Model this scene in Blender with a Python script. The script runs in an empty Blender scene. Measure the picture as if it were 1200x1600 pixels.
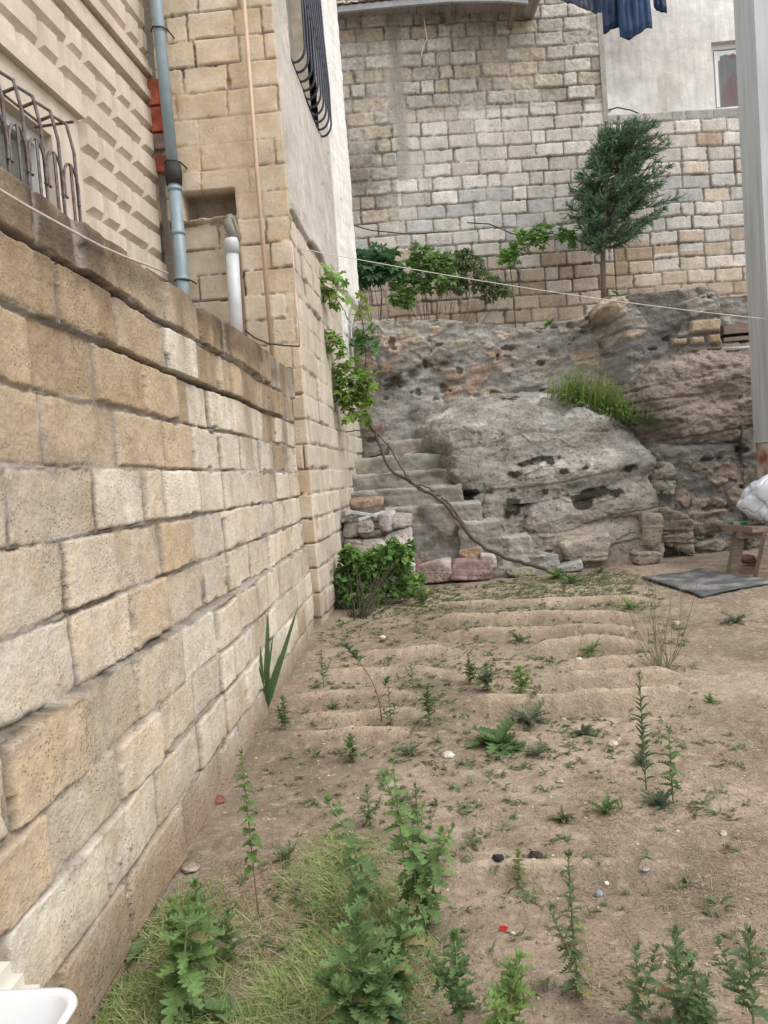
import bpy, math, random
import numpy as np
from mathutils import Vector, Matrix

# ------------------------------------------------------------------ camera, world, sun, exposure
scene = bpy.context.scene
col = scene.collection
PI = math.pi
F = 1200.0                      # focal length in photograph pixels
ROLL = 0.075
CAMZ = 1.30
def _norm(v): v = np.array(v, float); return v / np.linalg.norm(v)
_yc = _norm(((655 - 600) / F, -(742 - 800) / F, -1.0))         # world Y seen by the camera
_u = np.array((-math.sin(ROLL), math.cos(ROLL), 0.0))
_zc = _norm(_u - _u.dot(_yc) * _yc)
_xc = np.cross(_yc, _zc)
RW = np.array([_xc, _yc, _zc])                                  # camera -> world
cam_d = bpy.data.cameras.new('camera')
cam = bpy.data.objects.new('camera', cam_d); col.objects.link(cam)
cam_d.sensor_fit = 'VERTICAL'; cam_d.sensor_height = 36.0; cam_d.lens = 36.0 * F / 1600.0
cam_d.clip_start = 0.05; cam_d.clip_end = 400
cam.matrix_world = Matrix.Translation((0, 0, CAMZ)) @ Matrix(RW.tolist()).to_4x4()
scene.camera = cam

SUN_EL, SUN_AZ = math.radians(52), math.radians(118)           # azimuth from +Y towards +X: light from the right and behind
world = bpy.data.worlds.new('World'); scene.world = world; world.use_nodes = True
wn = world.node_tree.nodes; wl = world.node_tree.links; wn.clear()
sky = wn.new('ShaderNodeTexSky'); sky.sky_type = 'NISHITA'; sky.sun_disc = False
sky.sun_elevation = SUN_EL; sky.sun_rotation = SUN_AZ
sky.air_density = 1.0; sky.dust_density = 6.0; sky.ozone_density = 0.6; sky.altitude = 50
bg = wn.new('ShaderNodeBackground'); bg.inputs['Strength'].default_value = 0.14
wo = wn.new('ShaderNodeOutputWorld')
sm_ = wn.new('ShaderNodeMix'); sm_.data_type = 'RGBA'; sm_.inputs['Factor'].default_value = 0.72      # thin white cloud over the whole sky
sm_.inputs[7].default_value = (8.2, 8.1, 8.0, 1); wl.new(sky.outputs[0], sm_.inputs[6])
wl.new(sm_.outputs[2], bg.inputs[0]); wl.new(bg.outputs[0], wo.inputs[0])
sl = bpy.data.lights.new('sun', 'SUN'); sl.energy = 1.05; sl.angle = math.radians(32); sl.color = (1.0, 0.96, 0.92)
so = bpy.data.objects.new('sun', sl); col.objects.link(so)
sd = Vector((math.sin(SUN_AZ) * math.cos(SUN_EL), math.cos(SUN_AZ) * math.cos(SUN_EL), math.sin(SUN_EL)))
so.rotation_euler = sd.to_track_quat('Z', 'Y').to_euler(); so.location = (8, -6, 12)
scene.view_settings.view_transform = 'Standard'; scene.view_settings.look = 'None'
scene.view_settings.gamma = 1.0; scene.view_settings.exposure = 0.46
scene.render.resolution_x = 768; scene.render.resolution_y = 1024

# ------------------------------------------------------------------ geometry of the view (metres at a real depth)
def ray(px, py):
    d = RW @ np.array(((px - 600) / F, -(py - 800) / F, -1.0))
    return d
def at(px, py, Y):
    d = ray(px, py); t = Y / d[1]
    return Vector((d[0] * t, Y, CAMZ + d[2] * t))
def atX(px, py, X):
    d = ray(px, py); t = X / d[0]
    return Vector((X, d[1] * t, CAMZ + d[2] * t))

# ------------------------------------------------------------------ noise
def _h(i, j, k, s):
    n = (i * 374761393 + j * 668265263 + k * 2147483647 + s * 1274126177) & 0xFFFFFFFF
    n = ((n ^ (n >> 13)) * 1274126177) & 0xFFFFFFFF
    n = ((n ^ (n >> 15)) * 2246822519) & 0xFFFFFFFF
    return ((n ^ (n >> 16)) & 0xFFFFFF) / 16777215.0
def vn(x, y, z=None, s=0):
    x = np.asarray(x, float); y = np.asarray(y, float)
    if z is None: z = np.zeros_like(x)
    z = np.asarray(z, float)
    xi = np.floor(x).astype(np.int64); yi = np.floor(y).astype(np.int64); zi = np.floor(z).astype(np.int64)
    fx = x - xi; fy = y - yi; fz = z - zi
    fx = fx * fx * (3 - 2 * fx); fy = fy * fy * (3 - 2 * fy); fz = fz * fz * (3 - 2 * fz)
    r = 0
    for a in (0, 1):
        for b in (0, 1):
            for c in (0, 1):
                w = (fx if a else 1 - fx) * (fy if b else 1 - fy) * (fz if c else 1 - fz)
                r = r + w * _h(xi + a, yi + b, zi + c, s)
    return r * 2 - 1
def fbm(x, y, z=None, s=0, o=4, g=0.5):
    r = 0; a = 1; t = 0
    for i in range(o):
        k = 2 ** i
        r = r + a * vn(np.asarray(x) * k + 17.3 * i, np.asarray(y) * k, None if z is None else np.asarray(z) * k, s + i)
        t += a; a *= g
    return r / t
def worley(x, y, s=0, jit=0.9):
    xi = np.floor(x).astype(np.int64); yi = np.floor(y).astype(np.int64)
    f1 = np.full(x.shape, 9.0); f2 = np.full(x.shape, 9.0); idv = np.zeros(x.shape)
    for a in (-1, 0, 1):
        for b in (-1, 0, 1):
            cx = xi + a; cy = yi + b
            qx = cx + 0.5 + jit * (_h(cx, cy, cx * 0, s) - 0.5); qy = cy + 0.5 + jit * (_h(cx, cy, cx * 0, s + 9) - 0.5)
            d = np.hypot(x - qx, y - qy); i2 = _h(cx, cy, cx * 0, s + 21)
            n1 = d < f1
            f2 = np.where(n1, f1, np.minimum(f2, d)); idv = np.where(n1, i2, idv); f1 = np.where(n1, d, f1)
    return f1, f2, idv
def sstep(a, b, x):
    t = np.clip((x - a) / (b - a), 0, 1); return t * t * (3 - 2 * t)
def mix(a, b, t):
    a = np.asarray(a, float); b = np.asarray(b, float); t = np.asarray(t)
    return a * (1 - t[..., None]) + b * t[..., None]
def rows(a): return np.asarray(a, float)

# ------------------------------------------------------------------ ground height
def gz(X, Y):
    X = np.asarray(X, float); Y = np.asarray(Y, float)
    z = 0.03 + 0.035 * (np.clip(Y, -2, 6.2) - 2)
    return z + 0.0 * X
RIDGES = []      # filled below: (px0,px1,py,height)
def gp(px, py):
    d = ray(px, py); Y = 3.0
    for _ in range(30):
        X = d[0] / d[1] * Y
        Y = (gz(X, Y) - CAMZ) / (d[2] / d[1])
    X = float(d[0] / d[1] * Y); Y = float(Y)
    return Vector((X, Y, float(gz(X, Y))))

# ------------------------------------------------------------------ object helpers
def tag(o, label=None, cat=None, group=None, kind=None):
    if label: o['label'] = label
    if cat: o['category'] = cat
    if group: o['group'] = group
    if kind: o['kind'] = kind
    return o
def root(name, loc, label, cat, group=None):
    o = bpy.data.objects.new(name, None); col.objects.link(o); o.location = loc; o.empty_display_size = 0.1
    tag(o, label, cat, group); return o
def link(name, me, mat, parent=None, base=None, smooth=False):
    me.materials.append(mat)
    o = bpy.data.objects.new(name, me); col.objects.link(o)
    if smooth: me.polygons.foreach_set('use_smooth', [True] * len(me.polygons))
    if parent is not None:
        o.parent = parent; o.location = -Vector(parent.location)
    elif base is not None:
        base = Vector(base)
        me.transform(Matrix.Translation(-base)); o.location = base
    return o
def np_mesh(name, V, Q, C=None, ngons=None):
    me = bpy.data.meshes.new(name)
    Q = np.asarray(Q, np.int32).reshape(-1, 4)
    extra = ngons or []
    loops = [Q.ravel()] + [np.asarray(n, np.int32) for n in extra]
    L = np.concatenate(loops); nq = len(Q)
    starts = list(np.arange(nq) * 4); p = nq * 4
    for n in extra: starts.append(p); p += len(n)
    me.vertices.add(len(V)); me.vertices.foreach_set('co', np.asarray(V, np.float32).ravel())
    me.loops.add(len(L)); me.loops.foreach_set('vertex_index', L)
    me.polygons.add(nq + len(extra)); me.polygons.foreach_set('loop_start', np.asarray(starts, np.int32))
    me.update(calc_edges=True); me.validate()
    if C is not None:
        a = me.color_attributes.new('Col', 'FLOAT_COLOR', 'POINT')
        C4 = np.ones((len(V), 4), np.float32); C4[:, :3] = np.clip(C, 0, 1); a.data.foreach_set('color', C4.ravel())
    return me
def sheet(name, P, C, back=None, flip=False):
    """P: (n,m,3) grid of points, C: (n,m,3). back: vector offset that closes it into a solid."""
    n, m = P.shape[:2]
    idx = np.arange(n * m).reshape(n, m)
    a, b, c, d = idx[:-1, :-1], idx[1:, :-1], idx[1:, 1:], idx[:-1, 1:]
    Q = np.stack([a, b, c, d] if not flip else [a, d, c, b], -1).reshape(-1, 4)
    V = P.reshape(-1, 3); CC = C.reshape(-1, 3); ng = None
    if back is not None:
        lp = np.concatenate([idx[:, 0], idx[-1, 1:], idx[-2::-1, -1], idx[0, -2:0:-1]])
        k = len(lp); V2 = V[lp] + np.asarray(back, float)
        off = n * m + np.arange(k)
        nx = np.roll(lp, -1); no = np.roll(off, -1)
        S = np.stack([lp, nx, no, off] if flip else [lp, off, no, nx], -1)
        Q = np.vstack([Q, S]); V = np.vstack([V, V2]); CC = np.vstack([CC, CC[lp]])
        ng = [list(off if flip else off[::-1])]
    return np_mesh(name, V, Q, CC, ng)

class MB:
    """collects tubes, boxes, leaves; per-vertex colour"""
    def __init__(s): s.v = []; s.f = []; s.c = []
    def add(s, vs, fs, c):
        b = len(s.v); s.v += [tuple(p) for p in vs]; s.f += [tuple(b + i for i in f) for f in fs]
        if vs and isinstance(c, list): s.c += c
        else: s.c += [tuple(c)] * len(vs)
    def tube(s, pts, rad, c=(.3, .3, .3), n=8, cap=True, flat=1.0):
        pts = [Vector(p) for p in pts]; k = len(pts)
        if not hasattr(rad, '__len__'): rad = [rad] * k
        vs = []; prev = None
        for i, p in enumerate(pts):
            t = (pts[min(i + 1, k - 1)] - pts[max(i - 1, 0)])
            if t.length < 1e-9: t = Vector((0, 0, 1))
            t.normalize()
            if prev is None:
                a = t.cross(Vector((0, 0, 1)) if abs(t.z) < .9 else Vector((1, 0, 0))).normalized()
            else:
                a = (prev - t * prev.dot(t)).normalized()
            prev = a; b2 = t.cross(a)
            for j in range(n):
                q = 2 * PI * j / n
                vs.append(p + (a * math.cos(q) + b2 * math.sin(q) * flat) * rad[i])
        fs = [(i * n + j, i * n + (j + 1) % n, (i + 1) * n + (j + 1) % n, (i + 1) * n + j) for i in range(k - 1) for j in range(n)]
        if cap: fs += [tuple(range(n - 1, -1, -1)), tuple((k - 1) * n + j for j in range(n))]
        s.add(vs, fs, c)
    def box(s, lo, hi, c=(.3, .3, .3), M=None):
        x0, y0, z0 = lo; x1, y1, z1 = hi
        vs = [Vector(p) for p in ((x0, y0, z0), (x1, y0, z0), (x1, y1, z0), (x0, y1, z0), (x0, y0, z1), (x1, y0, z1), (x1, y1, z1), (x0, y1, z1))]
        if M is not None: vs = [M @ p for p in vs]
        s.add(vs, [(0, 3, 2, 1), (4, 5, 6, 7), (0, 1, 5, 4), (1, 2, 6, 5), (2, 3, 7, 6), (3, 0, 4, 7)], c)
    def build(s, name, mat, parent=None, base=None, smooth=False):
        me = bpy.data.meshes.new(name); me.from_pydata([tuple(p) for p in s.v], [], s.f); me.update()
        a = me.color_attributes.new('Col', 'FLOAT_COLOR', 'POINT')
        C4 = np.ones((len(s.v), 4), np.float32); C4[:, :3] = np.clip(np.array(s.c, float), 0, 1); a.data.foreach_set('color', C4.ravel())
        return link(name, me, mat, parent, base, smooth)

def rough_box(lo, hi, n=10, r=0.02, amp=0.01, freq=8.0, seed=0, M=None, strata=0.0):
    """closed rounded box with a broken surface; returns V, Q"""
    lo = np.array(lo, float); hi = np.array(hi, float); c = (lo + hi) / 2; h = (hi - lo) / 2
    V = []; Q = []; base = 0; r = min(r, h.min() * .95)
    for ax in range(3):
        for sg in (-1, 1):
            a1, a2 = [(1, 2), (2, 0), (0, 1)][ax]
            n1 = max(2, int(n * h[a1] / h.max()) + 2); n2 = max(2, int(n * h[a2] / h.max()) + 2)
            g1, g2 = np.meshgrid(np.linspace(-1, 1, n1), np.linspace(-1, 1, n2), indexing='ij')
            P = np.zeros((n1, n2, 3)); P[..., ax] = sg * h[ax]; P[..., a1] = g1 * h[a1]; P[..., a2] = g2 * h[a2]
            inner = np.clip(P, -(h - r), h - r); d = P - inner
            L = np.linalg.norm(d, axis=-1, keepdims=True); nrm = d / np.maximum(L, 1e-9)
            P = inner + nrm * r
            W = P + c
            nz = fbm(W[..., 0] * freq, W[..., 1] * freq, W[..., 2] * freq, seed, 4) * amp
            if strata: nz = nz + strata * fbm(W[..., 0] * 2.5, W[..., 1] * 2.5, W[..., 2] * 40, seed + 5, 3)
            P = P + nrm * nz[..., None] + c
            idx = np.arange(n1 * n2).reshape(n1, n2) + base
            a, b, cc, dd = idx[:-1, :-1], idx[1:, :-1], idx[1:, 1:], idx[:-1, 1:]
            q = np.stack([a, b, cc, dd] if sg > 0 else [a, dd, cc, b], -1).reshape(-1, 4)
            V.append(P.reshape(-1, 3)); Q.append(q); base += n1 * n2
    V = np.vstack(V); Q = np.vstack(Q)
    if M is not None:
        A = np.array(M); V = V @ A[:3, :3].T + A[:3, 3]
    return V, Q
def join(parts):
    V = []; Q = []; b = 0
    for v, q in parts: V.append(v); Q.append(q + b); b += len(v)
    return np.vstack(V), np.vstack(Q)

# ------------------------------------------------------------------ materials
def mk(name):
    m = bpy.data.materials.new(name); m.use_nodes = True; nt = m.node_tree
    return m, nt, nt.nodes['Principled BSDF']
def stone_mat(name, grain=60.0, gvar=0.12, bump=0.5, bdist=0.006, rough=0.92, pits=0.0, pitscale=55.0, streak=0.0, tint=None, big=0.12):
    m, nt, bs = mk(name); N = nt.nodes; L = nt.links
    bs.inputs['Roughness'].default_value = rough; bs.inputs['Specular IOR Level'].default_value = 0.25
    at_ = N.new('ShaderNodeAttribute'); at_.attribute_name = 'Col'
    tc = N.new('ShaderNodeTexCoord')
    def noise(sc, det=6.0, rg=0.6, stretch=None):
        n = N.new('ShaderNodeTexNoise'); n.inputs['Scale'].default_value = sc; n.inputs['Detail'].default_value = det
        n.inputs['Roughness'].default_value = rg
        if stretch:
            mp = N.new('ShaderNodeMapping'); mp.inputs['Scale'].default_value = stretch
            L.new(tc.outputs['Object'], mp.inputs[0]); L.new(mp.outputs[0], n.inputs['Vector'])
        else: L.new(tc.outputs['Object'], n.inputs['Vector'])
        return n
    def ramp(src, a, b, lo, hi):
        r = N.new('ShaderNodeMapRange'); r.inputs[1].default_value = a; r.inputs[2].default_value = b
        r.inputs[3].default_value = lo; r.inputs[4].default_value = hi; L.new(src, r.inputs[0]); return r.outputs[0]
    def mul(a, b):
        x = N.new('ShaderNodeMath'); x.operation = 'MULTIPLY'; L.new(a, x.inputs[0]); L.new(b, x.inputs[1]); return x.outputs[0]
    def add(a, b):
        x = N.new('ShaderNodeMath'); x.operation = 'ADD'; L.new(a, x.inputs[0]); L.new(b, x.inputs[1]); return x.outputs[0]
    ng = noise(grain); nb = noise(3.5, 5.0)
    f = mul(ramp(ng.outputs[0], .3, .7, 1 - gvar, 1 + gvar), ramp(nb.outputs[0], .3, .7, 1 - big, 1 + big))
    if streak:
        ns = noise(14.0, 4.0, .6, (1, 1, 0.12)); f = mul(f, ramp(ns.outputs[0], .35, .7, 1 + streak * .3, 1 - streak))
    nm_ = noise(grain * .28, 6.0, .6); hgt = add(ng.outputs[0], ramp(nm_.outputs[0], 0, 1, 0, 1.15)); f = mul(f, ramp(nm_.outputs[0], .32, .68, 1 - gvar * .8, 1 + gvar * .8))
    if pits:
        vo = N.new('ShaderNodeTexVoronoi'); vo.inputs['Scale'].default_value = pitscale; L.new(tc.outputs['Object'], vo.inputs['Vector'])
        np_ = noise(5.0, 2.0)
        pm = ramp(vo.outputs['Distance'], .16, .3, 0.0, 1.0)
        gate = ramp(np_.outputs[0], .46, .6, 0.0, 1.0)
        inv = N.new('ShaderNodeMath'); inv.operation = 'SUBTRACT'; inv.inputs[0].default_value = 1.0; L.new(pm, inv.inputs[1])
        pit = mul(inv.outputs[0], gate)
        f = mul(f, ramp(pit, 0, 1, 1.0, 1.0 - pits))
        hgt = add(hgt, ramp(pit, 0, 1, 0.0, -0.9))
    mx = N.new('ShaderNodeVectorMath'); mx.operation = 'SCALE'
    L.new(at_.outputs['Color'], mx.inputs[0]); L.new(f, mx.inputs['Scale'])
    if tint:
        tn = N.new('ShaderNodeMix'); tn.data_type = 'RGBA'; tn.blend_type = 'MULTIPLY'
        n3 = noise(9.0, 4.0); L.new(ramp(n3.outputs[0], .4, .65, 0, 1), tn.inputs['Factor'])
        L.new(mx.outputs[0], tn.inputs[6]); tn.inputs[7].default_value = (*tint, 1); L.new(tn.outputs[2], bs.inputs['Base Color'])
    else: L.new(mx.outputs[0], bs.inputs['Base Color'])
    bu = N.new('ShaderNodeBump'); bu.inputs['Strength'].default_value = bump; bu.inputs['Distance'].default_value = bdist
    L.new(hgt, bu.inputs['Height']); L.new(bu.outputs[0], bs.inputs['Normal'])
    return m
def plain(name, c, rough=0.6, metal=0.0, var=0.12, scale=12.0, bump=0.1, dirt=None, alpha=None, stretch=(1, 1, 1)):
    m, nt, bs = mk(name); N = nt.nodes; L = nt.links
    bs.inputs['Roughness'].default_value = rough; bs.inputs['Metallic'].default_value = metal
    tc = N.new('ShaderNodeTexCoord'); n = N.new('ShaderNodeTexNoise'); n.inputs['Scale'].default_value = scale; n.inputs['Detail'].default_value = 6
    mp = N.new('ShaderNodeMapping'); mp.inputs['Scale'].default_value = stretch
    L.new(tc.outputs['Object'], mp.inputs[0]); L.new(mp.outputs[0], n.inputs['Vector'])
    r = N.new('ShaderNodeValToRGB'); d = dirt or tuple(x * (1 - var * 2) for x in c)
    r.color_ramp.elements[0].position = .35; r.color_ramp.elements[0].color = (*d, 1)
    r.color_ramp.elements[1].position = .62; r.color_ramp.elements[1].color = (*c, 1)
    L.new(n.outputs[0], r.inputs[0]); L.new(r.outputs[0], bs.inputs['Base Color'])
    bu = N.new('ShaderNodeBump'); bu.inputs['Strength'].default_value = bump; bu.inputs['Distance'].default_value = 0.004
    L.new(n.outputs[0], bu.inputs['Height']); L.new(bu.outputs[0], bs.inputs['Normal'])
    return m
def leaf_mat(name, trans=0.34, rough=0.68):
    m, nt, bs = mk(name); N = nt.nodes; L = nt.links
    a = N.new('ShaderNodeAttribute'); a.attribute_name = 'Col'
    tc = N.new('ShaderNodeTexCoord'); n = N.new('ShaderNodeTexNoise'); n.inputs['Scale'].default_value = 90; L.new(tc.outputs['Object'], n.inputs['Vector'])
    r = N.new('ShaderNodeMapRange'); r.inputs[1].default_value = .3; r.inputs[2].default_value = .7; r.inputs[3].default_value = .8; r.inputs[4].default_value = 1.2
    L.new(n.outputs[0], r.inputs[0])
    mx = N.new('ShaderNodeVectorMath'); mx.operation = 'SCALE'; L.new(a.outputs['Color'], mx.inputs[0]); L.new(r.outputs[0], mx.inputs['Scale'])
    L.new(mx.outputs[0], bs.inputs['Base Color']); bs.inputs['Roughness'].default_value = rough; bs.inputs['Specular IOR Level'].default_value = .35
    t = N.new('ShaderNodeBsdfTranslucent'); L.new(mx.outputs[0], t.inputs[0])
    s = N.new('ShaderNodeMixShader'); s.inputs[0].default_value = trans
    L.new(bs.outputs[0], s.inputs[1]); L.new(t.outputs[0], s.inputs[2]); L.new(s.outputs[0], N['Material Output'].inputs[0])
    return m
M_BLOCK = stone_mat('limestone_block', 80, .13, .75, .008, pits=.22, pitscale=75, tint=(.95, .90, .82))
M_BLOCKFAR = stone_mat('limestone_block_far', 26, .13, .6, .012, pits=.3, pitscale=28, streak=.1)
M_TAN = stone_mat('tan_limestone', 45, .08, .4, .006, pits=.15, pitscale=40, tint=(.95, .87, .74))
M_STUCCO = stone_mat('stucco', 30, .06, .5, .01, streak=.16)
M_RUST = stone_mat('dressed_stone', 60, .05, .25, .003, streak=.1)
M_RUBBLE = stone_mat('rubble_and_cement', 35, .2, .8, .018, pits=.2, pitscale=30, big=.18)
M_ROCK = stone_mat('weathered_rock', 28, .2, .85, .02, pits=.2, pitscale=24, big=.2)
M_SOIL = stone_mat('dry_soil', 90, .18, .75, .011, rough=1.0, pits=.1, pitscale=90, big=.08)
M_CONC = stone_mat('rough_concrete', 40, .14, .6, .01, big=.16)
M_LEAF = leaf_mat('leaf'); M_CONIFER = leaf_mat('conifer_leaf', .1, .7); M_STEM = leaf_mat('stem', .0, .8)
M_WOODY = stone_mat('bark', 80, .2, .6, .004)
# ------------------------------------------------------------------ coursed block masonry as a real relief
def masonry(u, v, vb, mean, seed, mort=0.007, rnd=0.018, edge=0.008, wav=0.006, recess=0.02, jit=0.18, half=0.2, offs=0.006, big=None, mh=None):
    """u,v arrays -> dict(depth, face mask, course index, per-block randoms)"""
    rs = np.random.RandomState(seed); vb = np.asarray(vb, float); nC = len(vb) - 1
    wv = v + wav * vn(u * 1.7, v * .4, None, seed) + wav * .5 * vn(u * 7, v * 2, None, seed + 1)
    ci = np.clip(np.searchsorted(vb, wv) - 1, 0, nC - 1)
    du = np.zeros_like(u); bi = np.zeros(u.shape, int); R = [np.zeros_like(u) for _ in range(5)]; uc = np.zeros_like(u); ml = np.zeros_like(u)
    u0, u1 = u.min() - 1, u.max() + 1
    for c in range(nC):
        m = ci == c
        js = [u0 + rs.rand() * mean]
        while js[-1] < u1:
            l = mean * (1 + jit * (rs.rand() - .5));
            if rs.rand() < half: l *= .52
            js.append(js[-1] + l)
        js = np.array(js); rr = rs.rand(5, len(js)); mw = rs.rand(len(js)) ** 3 * .012
        if not m.any(): continue
        uu = u[m] + .004 * vn(u[m] * 3, v[m] * 22, None, seed + 3 + c)
        k = np.clip(np.searchsorted(js, uu) - 1, 0, len(js) - 2)
        dl = uu - js[k] - mw[k]; dr = js[k + 1] - uu - mw[k + 1] * .0
        du[m] = np.minimum(dl, dr); bi[m] = k; uc[m] = (js[k] + js[k + 1]) / 2
        for i in range(5): R[i][m] = rr[i][k]
    dv = np.minimum(wv - vb[ci], vb[ci + 1] - wv)
    ch = .0065 * fbm(u * 26, v * 26, None, seed + 7, 4) - .012 * sstep(.30, .62, fbm(u * 9, v * 9, None, seed + 8, 2))
    du = du + ch - mort; dv = dv + ch - (mort if mh is None else mh)
    rad = rnd * (.4 + 1.4 * R[3])
    d = np.where((du < rad) & (dv < rad), rad - np.hypot(rad - du, rad - dv), np.minimum(du, dv))
    face = sstep(0, edge, d)
    fill = .5 + .5 * fbm(u * 2.3, v * 2.3, None, seed + 11, 3) * 1.6
    fill = np.clip(fill, 0, 1)
    dep = (R[0] - .5) * 2 * offs * 1.6 + (R[1] - .5) * .05 * (u - uc) + .003 * fbm(u * 9, v * 9, None, seed + 12, 4)
    pill = sstep(0, .012, d) * .0015
    rec = -recess * (.25 + 1.1 * (1 - fill)) + .004 * fbm(u * 40, v * 40, None, seed + 13, 3)
    depth = np.where(face > 0, (dep + pill) * face + rec * (1 - face), rec)
    return dict(depth=depth, face=face, ci=ci, R=R, fill=fill, d=d, uc=uc, wv=wv)

# ------------------------------------------------------------------ ground
def ground_relief(X, Y):
    z = gz(X, Y)
    z = z + .008 * fbm(X * 2.2, Y * 2.2, None, 41, 4) + .008 * fbm(X * 14, Y * 14, None, 42, 4)
    hi = sstep(.45, .85, vn(X * 22, Y * 22, None, 43)) ; z = z + .005 * hi
    return z
FUR = []
for (xa, xb, py, h) in [(690, 1000, 940, .03), (680, 985, 968, .055), (700, 985, 990, .05), (830, 985, 1012, .06), (880, 1040, 1040, .045), (850, 1060, 1066, .06), (740, 1080, 1104, .07),
                        (560, 700, 1022, .04), (490, 680, 1052, .035), (440, 640, 1092, .035), (470, 660, 1120, .03), (440, 640, 1150, .03), (700, 1060, 1362, .03)]:
    a = gp(xa, py + 6); b = gp(xb, py - 3); FUR.append((a.x, b.x, (a.y + b.y) / 2, (b.y - a.y) / max(b.x - a.x, .1), h * 1.35))
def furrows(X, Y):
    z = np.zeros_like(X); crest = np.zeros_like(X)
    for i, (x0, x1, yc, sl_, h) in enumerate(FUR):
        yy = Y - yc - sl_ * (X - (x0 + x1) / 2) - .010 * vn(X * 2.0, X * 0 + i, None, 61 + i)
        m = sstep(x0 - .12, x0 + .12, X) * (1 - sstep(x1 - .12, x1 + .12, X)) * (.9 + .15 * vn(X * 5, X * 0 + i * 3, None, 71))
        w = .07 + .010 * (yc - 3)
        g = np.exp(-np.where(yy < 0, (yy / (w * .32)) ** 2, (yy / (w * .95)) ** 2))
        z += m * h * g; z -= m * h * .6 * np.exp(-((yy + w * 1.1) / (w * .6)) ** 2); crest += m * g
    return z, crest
def gsurf(x, y):
    X = np.array([float(x)]); Y = np.array([float(y)])
    return float(ground_relief(X, Y)[0] + furrows(X, Y)[0][0])
ys = [-60, -20, -6, -1.5, .2]; y = .9
while y < 10.2: ys.append(y); y += max(.010, .0038 * y)
ys += [11, 13, 20, 60]
xs = np.concatenate([[-60, -20, -6, -2.5, -1.5], np.arange(-1.05, 4.3, .0165), [4.6, 5, 6, 9, 20, 60]])
GX, GY = np.meshgrid(xs, np.array(ys), indexing='ij')
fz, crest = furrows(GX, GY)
GZ = ground_relief(GX, GY) + fz
pale = fbm(GX * 1.3, GY * 1.3, None, 51, 4); fine = fbm(GX * 9, GY * 9, None, 52, 4) + .8 * fbm(GX * 35, GY * 35, None, 54, 3)
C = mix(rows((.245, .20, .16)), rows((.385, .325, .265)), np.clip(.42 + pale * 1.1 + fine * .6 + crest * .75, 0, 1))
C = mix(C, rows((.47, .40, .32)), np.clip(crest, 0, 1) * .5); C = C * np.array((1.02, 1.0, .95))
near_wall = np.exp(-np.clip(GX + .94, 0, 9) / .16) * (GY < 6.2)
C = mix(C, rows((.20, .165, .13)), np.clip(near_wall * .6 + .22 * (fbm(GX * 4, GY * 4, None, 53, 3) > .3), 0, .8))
straw = np.clip(fbm(GX * 3, GY * 3, None, 55, 3) * 2, 0, 1)[..., None]
C = C * (1 - straw * .12) + np.array((.38, .29, .19)) * straw * .12
# sparse low growth colouring in the furrow bottoms
grn = np.clip(fbm(GX * 7, GY * 11, None, 56, 4) * 1.8 - .15, 0, 1) * sstep(3.4, 4.5, GY) * (1 - sstep(7.6, 8.2, GY)) * (1 - sstep(1.9, 2.3, GX)) * (1 - np.clip(crest, 0, 1))
C = mix(C, rows((.20, .215, .13)), grn * .5)
C = C * (1 - .22 * sstep(.05, .5, fbm(GX * 2.7, GY * 2.7, None, 57, 4)))[..., None]
spk = sstep(.55, .75, vn(GX * 48, GY * 48, None, 58)); C = mix(C, rows((.50, .45, .38)), spk * .35)
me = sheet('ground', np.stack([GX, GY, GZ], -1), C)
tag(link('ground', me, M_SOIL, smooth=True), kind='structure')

# ------------------------------------------------------------------ near left garden wall of limestone blocks
XW = -.94
yy = [.35]
while yy[-1] < 5.93: yy.append(yy[-1] + min(max(.0026 * yy[-1] ** 2, .0055), .026))
yy = np.array(yy); zz = np.arange(-.12, 2.105, .0047)
Yg, Vg = np.meshgrid(yy, zz, indexing='ij')
VB = [-.2, .05, .25, .44, .61, .81, 1.01, 1.205, 1.395, 1.585, 1.775, 1.955, 2.30]
Zg = Vg + np.clip((Vg - 1.95) / .15, 0, 1) * (.030 * (Yg - 1.8) - .035 + .022 * (1 - sstep(3.25, 3.35, Yg)) + .012 * fbm(Yg * 5, Vg * 3, None, 5, 3))
k = masonry(Yg, Vg, VB, .43, 12, mort=.0060, rnd=.006, edge=.003, wav=.0035, recess=.009, jit=.35, half=.12, offs=.006, mh=.005 + .005 * np.clip(vn(Yg * 2.2, Vg * 9, None, 27), -1, 1))
ci = k['ci']; R = k['R']
base_off = np.choose(ci, [.045, .045, .042, .040, .036, .0, .002, .004, .0, .0, .016, .026])
base_off = base_off + .004 * (R[2] - .5)
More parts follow.
